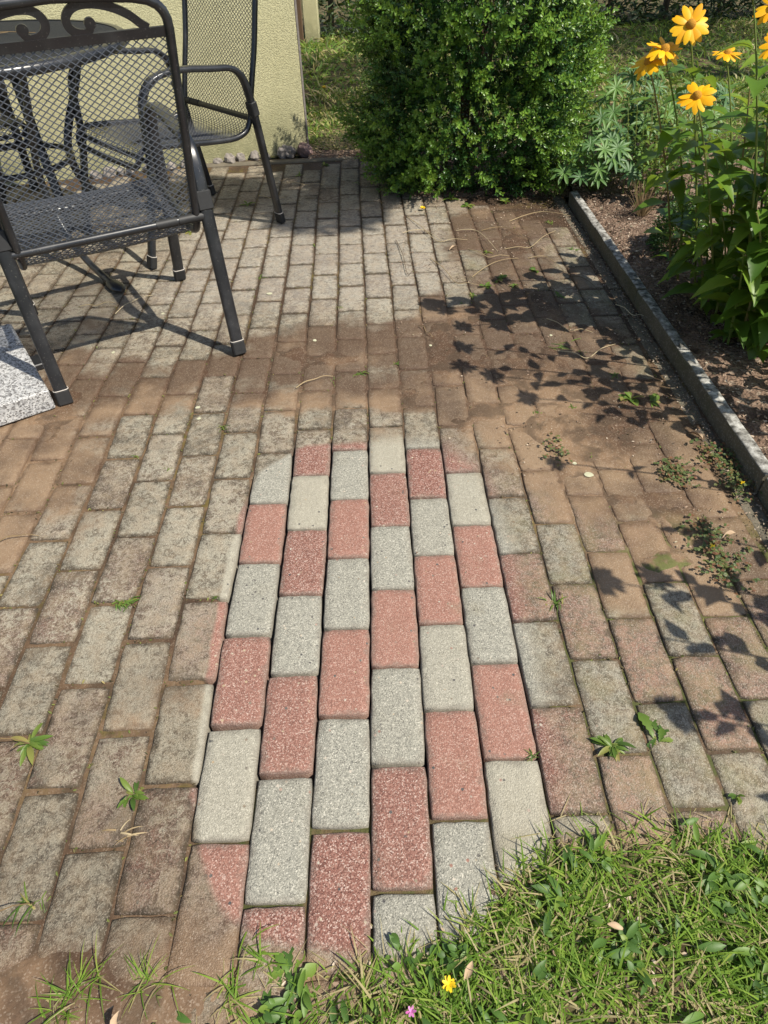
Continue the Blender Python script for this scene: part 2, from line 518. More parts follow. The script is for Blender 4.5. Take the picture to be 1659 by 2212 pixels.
M['phlox'] = mat_leaf('lance_leaf', [(0, (.06, .12, .02)), (.5, (.10, .18, .03)), (1, (.18, .24, .04))], .35, .45)
M['weed'] = mat_leaf('weed_leaf', [(0, (.06, .12, .025)), (.5, (.11, .19, .03)), (.8, (.17, .23, .045)), (1, (.30, .26, .08))], .35, .45, objr=False)
M['petal'] = mat_leaf('orange_petal', [(0, (.94, .42, .002)), (.5, (.95, .49, .003)), (1, (.95, .55, .006))], .3, .5)
M['yellow'] = mat_leaf('yellow_petal', [(0, (.85, .55, .01)), (1, (.9, .62, .02))], .2, .5)
M['pink'] = mat_leaf('pink_petal', [(0, (.62, .12, .42)), (1, (.7, .3, .6))], .3, .5)


def simple(name, c1, c2, sc=30, rough=.8, bump=.3, bs=None, bd=.002, metal=0.0, spec=.4, detail=4):
    nt = NT(name)
    c = nt.mix(nt.noise(sc, detail, .6), c1, c2)
    h = nt.noise(bs or sc * 3, 4, .6)
    return nt.done(c, rough, nt.bump(h, bump, bd) if bump else None, metal=metal, spec=spec)


M['disk'] = simple('flower_disk', (.30, .12, .01), (.55, .28, .02), 300, .9, 1.0, 500)
M['twig'] = simple('brown_twig', (.06, .04, .025), (.14, .10, .06), 60)
M['stone'] = simple('rubble_stone', (.13, .12, .11), (.32, .28, .25), 25, .9, .8, 60, .004)
M['wood'] = simple('brown_post', (.07, .04, .022), (.13, .08, .045), 8, .6, .3)
M['rubber'] = simple('black_cap', (.012, .012, .013), (.03, .03, .03), 90, .55, .3, 200, .0005)
M['rim'] = simple('cap_ring', (.45, .42, .38), (.55, .5, .45), 50, .6, 0)
M['lichen'] = simple('lichen_spot', (.34, .34, .22), (.52, .50, .36), 120, .95, .7, 260, .001)
M['dry_leaf'] = simple('dry_leaf', (.30, .20, .12), (.48, .36, .24), 50, .8, .3)
M['bristle'] = simple('broom_bristle', (.30, .14, .05), (.45, .25, .10), 80, .8, 0)
M['plastic'] = simple('dark_plastic', (.03, .035, .045), (.06, .065, .08), 40, .35, 0)


def mat_metal():
    nt = NT('anthracite_metal')
    sp = nt.step(nt.noise(260, 2, .5), .66, .72)
    dust = nt.step(nt.noise(14, 4), .4, .8)
    up = nt.sep(nt.n('ShaderNodeNewGeometry').outputs['Normal'])
    c = nt.mix(dust, (.012, .013, .016), (.030, .031, .034))
    c = nt.mix(nt.m('MULTIPLY', sp, .4), c, (.20, .19, .17))
    return nt.done(c, nt.mix(dust, (.30,) * 3, (.42,) * 3), nt.bump(nt.noise(900, 2), .08, .0005), spec=.55, coat=.15)


def mat_granite():
    nt = NT('grey_granite')
    g = nt.sep(nt.voro(260)); g2 = nt.sep(nt.voro(110))
    c = nt.ramp(g[0], [(0, (.03, .03, .035)), (.18, (.10, .10, .11)), (.3, (.28, .29, .30)), (.75, (.43, .43, .435)), (1, (.56, .56, .55))])
    c = nt.mix(nt.m('MULTIPLY', nt.step(g2[0], .82, .9), .7), c, (.07, .07, .08))
    c = nt.mix(nt.m('MULTIPLY', nt.noise(12, 4), .3), c, (.38, .34, .28))
    return nt.done(c, .6, nt.bump(nt.noise(300, 3), .3, .001), spec=.4)


def mat_plaster():
    nt = NT('yellow_plaster')
    n = nt.noise(4, 4)
    c = nt.mix(n, (.50, .47, .27), (.60, .565, .35))
    vz = nt.n('ShaderNodeSeparateXYZ', {0: nt.pos()}).outputs[2]
    dirt = nt.m('MULTIPLY', nt.step(vz, .34, .0), nt.step(nt.noise(9, 5), .22, .6))
    c = nt.mix(nt.m('MULTIPLY', dirt, .72), c, (.22, .22, .12))
    pits = nt.noise(185, 3, .6, dist=.3)
    c = nt.mix(nt.m('MULTIPLY', nt.step(pits, .46, .36), .3), c, (.30, .28, .17))
    h = nt.m('ADD', nt.step(pits, .36, .56), nt.m('MULTIPLY', nt.noise(260, 3), .4))
    return nt.done(c, .92, nt.bump(h, .85, .003), spec=.2)


def mat_concrete():
    nt = NT('weathered_concrete')
    n = nt.noise(18, 5, .65); g = nt.sep(nt.voro(260))
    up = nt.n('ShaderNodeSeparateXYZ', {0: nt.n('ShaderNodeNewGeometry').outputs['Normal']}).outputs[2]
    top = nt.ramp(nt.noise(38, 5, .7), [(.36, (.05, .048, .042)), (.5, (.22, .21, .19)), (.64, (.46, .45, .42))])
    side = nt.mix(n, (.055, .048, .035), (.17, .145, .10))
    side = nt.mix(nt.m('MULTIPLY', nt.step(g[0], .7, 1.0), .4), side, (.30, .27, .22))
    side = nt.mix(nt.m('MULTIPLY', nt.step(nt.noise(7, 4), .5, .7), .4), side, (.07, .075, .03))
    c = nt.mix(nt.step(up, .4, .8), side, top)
    return nt.done(c, .92, nt.bump(nt.m('ADD', nt.noise(160, 4), g[1]), .6, .002), spec=.25)


M['metal'] = mat_metal()
nt = NT('woven_metal')
M['woven'] = nt.done(nt.mix(nt.noise(40, 3), (.035, .038, .044), (.075, .078, .085)), .28, spec=.9, coat=.3)
M['top_metal'] = simple('table_sheet', (.022, .026, .034), (.045, .050, .060), 60, .55, 0, spec=.3)
M['granite'] = mat_granite()
M['plaster'] = mat_plaster()
M['concrete'] = mat_concrete()
M['edging'] = simple('mossy_edging', (.05, .042, .03), (.22, .19, .14), 14, .95, .6, 120, .002, detail=6)

# ------------------------------------------------------------------ the paving grid
WARP = [(0,1,0.0114,0.0014), (0,0.8,0.0105,0.0055), (0,0.6,0.0092,0.0086), (0,0.4,0.0075,0.0088), (0,0.2,0.0020,0.0105), (0,0,-0.0025,0.0073),
(0,-0.1,-0.0041,0.0148), (0,0.1,0.0019,0.0160), (0,0.3,0.0066,0.0143), (0,0.5,0.0095,0.0096), (0,0.7,0.0122,0.0096), (0,0.9,0.0134,0.0040),
(0,1.1,0.0129,-0.0041), (0,1.3,0.0133,-0.0073), (0,1.5,0.0151,0.0068), (0,1.9,0.0173,-0.0158), (0.1,-0.1,-0.0100,0.0111), (0.1,0.1,-0.0029,0.0118),
(0.1,0.3,0.0015,0.0097), (0.1,0.5,0.0024,0.0048), (0.1,0.7,0.0043,0.0045), (0.2,0,-0.0074,0.0119), (0.2,0.2,-0.0001,0.0110), (0.2,0.4,0.0002,0.0087),
(0.2,0.6,0.0021,0.0026), (0.2,0.8,0.0045,-0.0057), (0.3,0.1,-0.0152,0.0121), (0.3,0.3,-0.0045,0.0101), (0.3,0.5,-0.0004,0.0038),
(0.3,0.7,0.0061,-0.0067), (0.3,0.9,0.0070,-0.0190), (0.4,0.2,-0.0045,0.0098), (0.4,0.4,-0.0044,0.0109), (0.4,0.6,-0.0052,-0.0005),
(0.5,0.3,-0.0205,0.0121), (-0.1,0,-0.0077,0.0117), (-0.1,0.2,-0.0043,0.0153), (-0.1,0.4,0.0016,0.0140), (-0.1,0.6,0.0083,0.0111),
(-0.1,0.8,0.0096,0.0078), (-0.1,1,0.0081,0.0078), (-0.1,1.2,0.0073,0.0046), (-0.1,1.4,0.0088,-0.0064), (-0.1,1.6,0.0090,0.0017),
(-0.1,1.8,0.0102,-0.0044), (-0.1,2,0.0098,0.0114), (-0.1,2.2,0.0100,0.0125), (-0.2,-0.1,0.0056,-0.0079), (-0.2,0.1,0.0027,-0.0113),
(-0.2,0.3,0.0039,-0.0078), (-0.2,0.5,0.0082,-0.0035), (-0.2,0.7,0.0118,-0.0013), (-0.2,0.9,0.0108,-0.0026), (-0.3,0,0.0105,-0.0122),
(-0.3,0.2,0.0031,-0.0116), (-0.3,0.4,0.0060,-0.0056), (-0.3,0.6,0.0072,-0.0011), (-0.3,0.8,0.0056,-0.0027), (-0.4,0.1,0.0092,-0.0144),
(-0.4,0.3,0.0018,-0.0014), (-0.4,0.5,0.0007,0.0020), (-0.4,0.7,0.0048,0.0023), (-0.4,0.9,0.0063,0.0058), (-0.5,0.6,0.0027,-0.0001),
(-0.5,0.8,0.0095,-0.0017), (-0.5,0.4,-0.0017,-0.0001), (-0.7,0.6,-0.0038,-0.0019), (0,1.3,0.0133,-0.0073), (0.3,0.8,0.0064,-0.0132),
(0.4,0.8,-0.0083,-0.0079), (0.4,0.5,0.0098,0.0073), (0.5,0.5,-0.0103,0.0058), (0.4,0.7,0.0002,-0.0072), (0.5,0.7,-0.0090,-0.0122),
(0.4,0.9,0.0109,-0.0159), (0.5,0.9,0.0009,-0.0175), (0.5,0.6,0.0038,-0.0064), (0.6,0.6,-0.0061,-0.0170), (0.5,0.8,0.0132,-0.0183),
(0.5,1,-0.0060,-0.0181), (0.6,1,-0.0210,-0.0193), (0.6,0.5,0.0013,-0.0079), (0.7,0.5,-0.0105,-0.0098), (0.6,0.7,0.0020,-0.0153),
(0.7,0.7,-0.0164,-0.0198), (0.6,0.9,0.0029,-0.0236), (0.7,0.9,-0.0110,-0.0213), (0.6,1.1,0.0022,-0.0241), (0.7,1.1,-0.0198,-0.0247),
(0.7,0.6,-0.0011,-0.0068), (0.7,0.8,-0.0004,-0.0170), (0.8,0.8,-0.0050,-0.0156), (0.7,1,0.0041,-0.0250), (0.8,1,-0.0209,-0.0256),
(0.3,0.2,0.0034,0.0130), (0.4,0.2,-0.0065,0.0089), (0.3,0.4,0.0033,0.0084), (0.4,0.4,-0.0064,0.0015), (0.4,0.1,0.0002,0.0097),
(0.5,0.1,-0.0103,0.0109), (0.4,0.3,0.0049,0.0114), (0.5,0.3,-0.0021,0.0091), (0.5,0,-0.0033,0.0189), (0.6,0,-0.0145,0.0129), (0.5,0.2,-0.0021,0.0099),
(0.6,0.2,-0.0114,0.0086), (0.5,0.4,0.0010,0.0033), (0.6,0.4,-0.0129,0.0008), (0.6,0.1,-0.0034,0.0096), (0.7,0.1,-0.0122,0.0073),
(0.6,0.3,-0.0031,0.0087), (0.7,0.3,-0.0163,0.0002), (0.7,0.2,-0.0040,0.0076), (-0.4,0.5,0.0045,0.0030), (-0.3,0.5,-0.0103,-0.0026),
(-0.4,0.7,0.0051,0.0008), (-0.3,0.7,0.0012,0.0001), (-0.4,0.9,0.0063,0.0058), (-0.3,0.9,-0.0002,0.0003), (-0.4,1.1,0.0098,0.0039),
(-0.3,1.1,0.0034,0.0013), (-0.5,0.6,0.0038,0.0026), (-0.4,0.6,-0.0048,-0.0050), (-0.5,0.8,0.0100,0.0016), (-0.4,0.8,0.0020,-0.0036),
(-0.5,1,-0.0002,0.0045), (-0.4,1,-0.0018,0.0013), (-0.5,1.2,-0.0014,-0.0039), (-0.4,1.2,-0.0040,-0.0009), (-0.6,0.5,0.0011,-0.0020),
(-0.5,0.5,-0.0060,0.0074), (-0.6,0.7,-0.0065,0.0023), (-0.5,0.7,-0.0060,0.0022), (-0.6,0.9,-0.0008,0.0087), (-0.5,0.9,-0.0061,0.0068),
(-0.6,1.1,-0.0042,0.0044), (-0.5,1.1,-0.0097,0.0071), (-0.7,0.6,-0.0068,-0.0045), (-0.6,0.6,-0.0098,-0.0040), (-0.7,0.8,-0.0050,-0.0013),
(-0.6,0.8,-0.0086,-0.0034), (-0.7,1,-0.0058,0.0050), (-0.6,1,-0.0064,0.0030), (-0.7,1.2,-0.0076,0.0141), (-0.6,1.2,-0.0168,0.0083),
(-0.7,0.5,-0.0203,-0.0034), (-0.8,0.7,-0.0056,-0.0030), (-0.7,0.7,-0.0121,-0.0035), (-0.8,0.9,-0.0070,0.0068), (-0.7,0.9,-0.0076,0.0040),
(-0.8,1.1,-0.0214,0.0145), (-0.7,1.1,-0.0216,0.0074), (-0.8,0.8,-0.0152,-0.0035), (-0.9,1,-0.0112,0.0055), (-0.8,1,-0.0175,-0.0021),
(-0.9,1.1,-0.0307,0.0097), (-0.4,0.1,0.0032,-0.0161), (-0.3,0.1,0.0006,-0.0175), (-0.4,0.3,-0.0007,-0.0044), (-0.3,0.3,-0.0013,-0.0091),
(-0.5,0.2,-0.0038,-0.0115), (-0.4,0.2,-0.0046,-0.0159), (-0.5,0.4,-0.0014,-0.0021), (-0.4,0.4,0.0004,-0.0005), (-0.6,0.1,0.0043,-0.0137),
(-0.5,0.1,-0.0025,-0.0217), (-0.6,0.3,-0.0052,-0.0062), (-0.5,0.3,-0.0051,-0.0067), (-0.7,0.4,-0.0155,-0.0041), (-0.6,0.4,-0.0132,-0.0027),
(-0.5,0,0.0041,-0.0149), (-0.4,0,-0.0033,-0.0217), (-0.4,-0.1,0.0028,-0.0119), (-0.3,-0.1,-0.0003,-0.0113), (-0.3,0,0.0100,-0.0136),
(-0.2,0,-0.0016,-0.0172), (-0.3,-0.2,0.0063,-0.0031), (-0.2,-0.2,-0.0044,-0.0064), (-0.2,-0.1,0.0001,-0.0080), (-0.1,-0.1,-0.0042,-0.0118),
(0.1,2.4,0.0102,-0.0097), (0.2,2.4,-0.0004,-0.0177)]
_W = np.array(WARP)


def warp(i, j):
    """nominal paver coordinates -> where that joint really runs (the laying drifted over the years)"""
    w_ = np.exp(-((_W[:, 0] - i) ** 2 + (_W[:, 1] - j) ** 2) / (2 * .13 ** 2))
    s_ = w_.sum() + .25
    d = (w_[:, None] * _W[:, 2:]).sum(0) / s_
    return np.array([i + d[0], j + d[1]])


KX0, KX1, KTOP = .968, 1.003, .056      # kerb faces, kerb top


def grid_sheet(name, x0, x1, y0, y1, step, hf, mat, kind='structure', keep=None, parent=None):
    nx = int((x1 - x0) / step) + 1; ny = int((y1 - y0) / step) + 1
    xs = np.linspace(x0, x1, nx); ys = np.linspace(y0, y1, ny)
    X, Y = np.meshgrid(xs, ys)
    Z = hf(X, Y)
    V = np.stack([X.ravel(), Y.ravel(), Z.ravel()], 1)
    idx = np.arange(nx * ny).reshape(ny, nx)
    F = np.stack([idx[:-1, :-1].ravel(), idx[:-1, 1:].ravel(), idx[1:, 1:].ravel(), idx[1:, :-1].ravel()], 1)
    if keep is not None:
        c = V[F].mean(1)
        F = F[keep(c[:, 0], c[:, 1])]
    o = link(name, mesh_np(name, V, [F], mat, smooth=True), parent)
    if kind: o['kind'] = kind
    return o


nt = NT('far_ground')
M['far_ground'] = nt.done(nt.mix(nt.noise(2.5, 6, .65), (.035, .05, .015), (.10, .10, .045)), .95, nt.bump(nt.noise(40, 4), .8, .01), spec=.15)
g = MB(); g.add([(-90, -90, -.075), (90, -90, -.075), (90, 110, -.075), (-90, 110, -.075)], [(0, 1, 2, 3)])
tag(g.build('ground', M['far_ground']), kind='structure')

nt = NT('lawn_earth')
n_ = nt.noise(7, 6, .65)
c_ = nt.mix(nt.step(n_, .35, .65), (.055, .042, .022), (.15, .11, .06))
c_ = nt.mix(nt.m('MULTIPLY', nt.step(nt.noise(22, 4), .45, .6), .6), c_, (.05, .075, .02))
M['lawn_earth'] = nt.done(c_, .95, nt.bump(nt.noise(90, 5, .7), 1.0, .006), spec=.15)


def lawn_edge(x):
    """northern edge of the front lawn as it creeps over the paving"""
    px = [-3, -1.2, -.8, -.5, -.3, -.14, 0, .08, .15, .22, .30, .45, .60, .75, .95, 2.5]
    py = [-.55, -.48, -.37, -.30, -.265, -.205, -.18, -.15, -.11, -.06, -.02, -.012, -.04, -.07, -.06, -.05]
    return np.interp(x, px, py) + (fbm(x, x * 0 + 3, 16, 2, 3) - .5) * .035


def front_h(x, y):
    d = lawn_edge(x) - y
    return -.006 + np.clip(d / .16, -.2, 1) * .022 + (fbm(x, y, 30, 8, 4) - .5) * .016 * np.clip(d / .05 + .5, 0, 1)


grid_sheet('front_lawn_ground', -1.6, .964, -1.6, .08, .012, front_h, M['lawn_earth'])


def bed_h(x, y):
    return .036 + (fbm(x, y, 5, 3, 4) - .5) * .035 + (fbm(x, y, 42, 6, 4) - .5) * .026 - np.clip((x - 1.7) / .4, 0, 1) * .03 * (y < 3.0)


grid_sheet('flower_bed_soil', KX1 - .003, 1.95, -1.5, 3.55, .014, bed_h, M['soil'])


def back_h(x, y):
    return .006 + (fbm(x, y, 2, 4, 4) - .5) * .04 + (fbm(x, y, 22, 9, 3) - .5) * .012


grid_sheet('back_lawn_ground', -.9, 9, 3.66, 13, .07, back_h, M['lawn_earth'])
grid_sheet('side_lawn_ground', 1.93, 9, -1.5, 3.68, .06, back_h, M['lawn_earth'])
grid_sheet('shrub_bed_soil', -.28, 1.012, 2.82, 3.70, .012, lambda x, y: -.022 + .03 * np.clip((y - (3.50 - 3.2 * np.clip(x - .05, 0, .2))) / .1, 0, 1) + (fbm(x, y, 35, 7, 4) - .5) * .018, M['soil'],
           keep=lambda x, y: y > 3.46 - 3.0 * np.clip(x - .05, 0, .19))

patio = empty('patio_paving', (0, 0, 0), kind='structure')


def sand_h(x, y):
    mu = mud_np(x, y); cl = clean_np(x, y)
    n1 = fbm(x, y, 7, 1, 4); n2 = fbm(x, y, 60, 2, 3); n3 = fbm(x, y, 3.3, 12, 3)
    z = -.0062 + (n2 - .5) * .007 + (n1 - .5) * .006
    z = z + np.clip(mu, 0, 1.2) * .0036
    film = np.clip((mu + (n1 - .5) * 2.0 - 1.02) / .30, 0, 1)
    z = np.maximum(z, -.004 + film * .0062 + (n2 - .5) * .0012 * film)
    z = z * (1 - cl) + (-.032 + (n2 - .5) * .012) * cl
    b = np.clip((-.11 - y) / .09, 0, 1) * np.clip((-.2 - x) / .12, 0, 1)
    z = z + b * (.0085 + (n1 - .45) * .018)
    return z


grid_sheet('joint_sand', -1.45, KX0 - .001, -.55, 1.75, .0085, sand_h, M['sand'], None, parent=patio)
grid_sheet('joint_sand', -2.7, KX0 - .001, 1.75, 3.62, .012, sand_h, M['sand'], None, parent=patio)


def paver_mesh(name, mat, seed, mats=None):
    r = random.Random(seed)
    hx, hy = .0482, .0982
    out = []
    for (a, b, n) in (((-hx, -hy), (hx, -hy), 5), ((hx, -hy), (hx, hy), 8), ((hx, hy), (-hx, hy), 5), ((-hx, hy), (-hx, -hy), 8)):
        for k in range(n):
            t = k / n
            x = a[0] + (b[0] - a[0]) * t; y = a[1] + (b[1] - a[1]) * t
            j = .0011 * r.uniform(-1, 1)
            if k == 0:
                x *= .966; y *= .983
            else:
                if abs(abs(x) - hx) < 1e-6: x += j
                else: y += j
            out.append((x, y))
    n = len(out)
    V, E = [], []
    chip = [r.random() < .12 for _ in range(n)]
    for z, ins, e in ((-.055, 0, 1.), (-.0042, 0, 1.), (-.0012, .0016, .9), (0.0, .0032, .62), (.0002, .022, 0.)):
        for k, (x, y) in enumerate(out):
            c = ins * (1.9 if chip[k] and .001 < ins < .01 else 1)
            V.append((x * (1 - c / hx), y * (1 - c / hy), z + (r.uniform(-.0002, .0002) if -.01 < z < .0001 else 0)))
            E.append(e)
    F4 = [(i * n + k, i * n + (k + 1) % n, (i + 1) * n + (k + 1) % n, (i + 1) * n + k) for i in range(4) for k in range(n)]
    V.append((0, 0, .0002)); E.append(0.)
    F3 = [(4 * n + k, 4 * n + (k + 1) % n, 5 * n) for k in range(n)]
    return np.array(V), F4, F3, E


PV = {}
for red in (0, 1):
    for s_ in range(6):
        V, F4, F3, E = paver_mesh('paver', None, s_ * 7 + red)
        PV[red, s_] = (V, F4, F3, E, mesh_np('paver_mesh', V, [F4, F3], M['paver_red' if red else 'paver_grey'], smooth=True,
                       tint=np.zeros(len(V)), extra={'edge': E}))
bricks = []
for k in range(-26, 9):
    for m in range(-4, 19):
        y0 = m * .2 + (.1 if k % 2 == 0 else 0)
        x0 = k * .1
        if k % 2: red = ((k + 1) // 2) % 4 in (1, 2)
        else: red = (k % 4 == 2)
        if m % 2: red = not red
        a = warp(x0 + .05, y0); b = warp(x0 + .05, y0 + .2); c = warp(x0 + .0, y0 + .1); d = warp(x0 + .1, y0 + .1)
        ce = (a + b + c + d) / 4
        if ce[1] > 3.5 or ce[1] < -.62 or ce[0] > .865: continue
        if ce[0] > .12 and ce[1] > 3.30 - 1.2 * (ce[0] - .1): continue
        if ce[1] > 3.70 + .259 * (ce[0] + .29) - .12 and ce[0] < -.25: continue
        if ce[1] < 1.4 and ce[0] < -1.35: continue
        gap = np.linalg.norm(d - c)
        dirt = 1 - clean_np(ce[0], ce[1])
        ang = math.atan2(b[1] - a[1], b[0] - a[0]) - math.pi / 2 + random.gauss(0, .006 + .006 * float(dirt))
        sx = min(1.0, gap / .0995); sy = min(1.0, np.linalg.norm(b - a) / .199)
        tilt = (random.gauss(0, .006) * (0.3 + float(dirt)), random.gauss(0, .004) * (0.3 + float(dirt)))
        z = random.gauss(0, .0009)
        (u, v), dd = proj([ce[0], ce[1], 0])[0][0], proj([ce[0], ce[1], 0])[1][0]
        vis = -120 < u < 1780 and -40 < v < 2400
        bricks.append((0 if vis else 1, dd, ce, ang, sx, sy, tilt, z, red, random.randrange(6), random.random()))
bricks.sort(key=lambda t: (t[0], t[1]))
rv, rf4, rf3, rmi4, rmi3, rt, re_ = [], [], [], [], [], [], []
for n_i, (_, dd, ce, ang, sx, sy, tilt, z, red, s_, rr) in enumerate(bricks):
    V, F4, F3, E, me = PV[int(red), s_]
    if n_i < 298:
        o = link('paver', me, patio, (ce[0], ce[1], z), (tilt[0], tilt[1], ang), (sx, sy, 1))
    else:
        Mx = np.array((Matrix.Rotation(ang, 3, 'Z') @ Matrix.Rotation(tilt[1], 3, 'Y') @ Matrix.Rotation(tilt[0], 3, 'X')))
        Q = (V * [sx, sy, 1]) @ Mx.T + [ce[0], ce[1], z]
        b = sum(len(q) for q in rv)
        rv.append(Q); rf4.append(np.array(F4) + b); rf3.append(np.array(F3) + b)
        rmi4 += [int(red)] * len(F4); rmi3 += [int(red)] * len(F3)
        rt += [rr] * len(V); re_ += list(E)
far = link('far_pavers', mesh_np('far_pavers', np.concatenate(rv), [np.concatenate(rf4), np.concatenate(rf3)],
           [M['paver_grey'], M['paver_red']], smooth=True, tint=rt, mi=rmi4 + rmi3, extra={'edge': re_}), patio)
far['kind'] = 'stuff'

# lichen rosettes grown on the paving
def rosette(rad, seed):
    r = random.Random(seed); n = 14
    V = [(0, 0, .0012)] + [(rad * (.8 + .3 * r.random()) * math.cos(2 * math.pi * k / n), rad * (.8 + .3 * r.random()) * math.sin(2 * math.pi * k / n), .0002) for k in range(n)]
    return mesh_np('lichen', V, [[(0, 1 + k, 1 + (k + 1) % n) for k in range(n)]], M['lichen'], smooth=True)
ros = [rosette(1.0, k) for k in range(3)]
for i, (u, v, s_) in enumerate([(429, 881, .0105), (430, 905, .007), (680, 736, .008), (582, 635, .011), (500, 657, .008), (930, 747, .006), (1272, 1026, .012), (1241, 1002, .010),
                                (245, 762, .007), (320, 600, .007), (352, 678, .007), (1190, 725, .006)][:12]):
    p = at(u, v)
    link('lichen_patch', ros[i % 3], patio, (p[0], p[1], .0016), (0, 0, i), (s_, s_ * .85, 1))

# slim edging slabs lying flush beside the paving, and the upright kerb
for nm, x0, x1, z0, z1, y0, y1, cnt in (('edging_slab', .912, .962, -.05, -.0025, -1.1, 2.9, 8), ('garden_kerb', KX0, KX1, -.12, KTOP, -1.25, 2.78, 4)):
    if nm == 'edging_slab': par = patio
    else: par = empty(nm, ((x0 + x1) / 2, 0.8, 0), label='narrow weathered grey concrete kerb between the paving and the flower bed', cat='kerb')
    L = (y1 - y0) / cnt
    for k in range(cnt):
        b = MB()
        ln = L - (.006 if nm == 'garden_kerb' else .012)
        # subdivided slab with slightly worn upper arrises
        n = 24
        prof = [(-1, z0), (-1, z1 - .007), (-.93, z1 - .002), (-.75, z1), (.75, z1), (.93, z1 - .002), (1, z1 - .007), (1, z0)]
        hw = (x1 - x0) / 2
        vs = []
        for i in range(n + 1):
            yy = -ln / 2 + ln * i / n
            for (a, z) in prof:
                vs.append((a * hw + random.uniform(-.0011, .0011), yy, z + (random.uniform(-.0012, .0012) if z > z0 else 0)))
        m_ = len(prof)
        fs = [(i * m_ + j, (i + 1) * m_ + j, (i + 1) * m_ + j + 1, i * m_ + j + 1) for i in range(n) for j in range(m_ - 1)]
        fs += [tuple(range(m_)), tuple(n * m_ + j for j in range(m_))[::-1]]
        b.add(vs, fs)
        o = b.build('kerb_stone' if nm == 'garden_kerb' else 'edging_slab', M['concrete' if nm == 'garden_kerb' else 'edging'], par, smooth=True, angle=50)
        o.location = ((x0 + x1) / 2 - (par.location.x), y0 + (k + .5) * L - par.location.y, 0)
        o.rotation_euler = (random.gauss(0, .0015), random.gauss(0, .02), random.gauss(0, .002))

# low edging between paving and house strip
b = MB()
b.box((-.30, 3.565, -.012), (.62, .028, .016), Matrix.Rotation(R(3), 3, 'Z'), bev=.005)
b.build('edging_slab', M['edging'], patio)

# ------------------------------------------------------------------ house
WD = Vector((-.966, -.259, 0)); WN = Vector((.259, -.966, 0))       # along the wall (leftwards), outward normal
c0 = Vector((-.29, 3.735, 0))
hw_ = empty('house_wall', c0, label='pale yellow rough plastered house wall behind the metal furniture', cat='wall')
b = MB()
Rw = Matrix(((WD.x, -WN.x, 0), (WD.y, -WN.y, 0), (0, 0, 1)))
ctr = WD * 2.6 - WN * 1.2
# front sheet finely divided with slightly uneven face, butted on a plain body
b.box((ctr.x, ctr.y, 1.28), (2.6, 1.2, 1.32), Rw, bev=.004)
b.build('wall', M['plaster'], hw_)
b = MB(); cc = WD * -.006 - WN * .6
b.box((cc.x, cc.y, 1.28), (.005, .6, 1.32), Rw)
b.build('corner_strip', M['stone'], hw_)
bp = at(651, 97)
tag(MB() and (lambda q: (q.box((-.515, 7.06, 1.2), (.026, .04, 1.22), bev=.004), q.build('wooden_post', M['wood']))[1])(MB()),
    'dark brown post beside the cream pillar past the house corner', 'post')
pl = (lambda q: (q.box((-.415, 7.26, 1.2), (.066, .14, 1.24), bev=.005), q.build('house_pillar', M['plaster']))[1])(MB())
tag(pl, 'narrow cream plastered pillar standing beyond the house corner', 'pillar')


def rock(name, c, s, seed, mat, parent=None, **kw):
    r = random.Random(seed)
    vs = []; n1, n2 = 6, 9
    for i in range(1, n1):
        th = math.pi * i / n1
        for k in range(n2):
            ph = 2 * math.pi * k / n2
            q = .78 + .36 * r.random()
            vs.append((s[0] * q * math.sin(th) * math.cos(ph), s[1] * q * math.sin(th) * math.sin(ph), s[2] * q * math.cos(th)))
    vs.append((0, 0, s[2] * .9)); vs.append((0, 0, -s[2]))
    fs = [(i * n2 + k, (i + 1) * n2 + k, (i + 1) * n2 + (k + 1) % n2, i * n2 + (k + 1) % n2) for i in range(n1 - 2) for k in range(n2)]
    t = len(vs) - 2
    fs += [(t, k, (k + 1) % n2) for k in range(n2)] + [(t + 1, (n1 - 2) * n2 + (k + 1) % n2, (n1 - 2) * n2 + k) for k in range(n2)]
    b = MB(); b.add(vs, fs)
    o = b.build(name, mat, parent); o.location = c; o.rotation_euler = (0, 0, r.random() * 6)
    return o


M['red_stone'] = simple('reddish_stone', (.17, .10, .09), (.30, .21, .19), 25, .9, .6, 60, .004)
rk = random.Random(5)
for i in range(17):
    t = .02 + i * .072 + rk.uniform(-.02, .02)
    p = c0 + WD * t + WN * rk.uniform(.012, .045)
    big = rk.uniform(.6, 1.1)
    s = (.042 * big, .032 * big, .036 * big)
    if i == 0: s = (.062, .04, .045)
    o = rock('rubble_stone', (p.x, p.y, s[2] * .3), s, i, M['red_stone'] if i == 0 else M['stone'])
    if i == 0: tag(o, 'larger reddish stone at the corner foot of the yellow wall', 'stone')
    else: tag(o, 'grey rubble stone in the row along the foot of the yellow wall', 'stone', 'rubble stones along the foot of the house wall')
for i, (u, v, sx_) in enumerate([(428, 345, .05), (375, 350, .04), (598, 338, .03)]):
    pass

# ------------------------------------------------------------------ granite slab
sc = Vector((-.912, 1.247, 0)); e1 = Vector((-.532, .847, 0)); e2 = Vector((-.847, -.532, 0))
b = MB(); Rs = Matrix(((e2.x, e1.x, 0), (e2.y, e1.y, 0), (0, 0, 1)))
cs = sc + e1 * .25 + e2 * .25
b.box((0, 0, .036), (.25, .25, .032), Rs, bev=.004)
sl = b.build('granite_slab', M['granite']); sl.location = (cs.x, cs.y, 0)
tag(sl, 'speckled grey granite slab lying on the paving by the near chair leg', 'slab')
b = MB(); b.box((0, 0, .012), (.02, .035, .010), Rs, bev=.003)
bb = b.build('metal_foot', M['metal'], sl); q = e1 * .04 + e2 * -.262
bb.location = (q.x, q.y, 0)

# ------------------------------------------------------------------ garden furniture
def rounded_bar(mb, path, a, b_, up, mi=0):
    """flat oval tube"""
    mb.tube(path, a, 12, ry=b_, up=up, mi=mi)


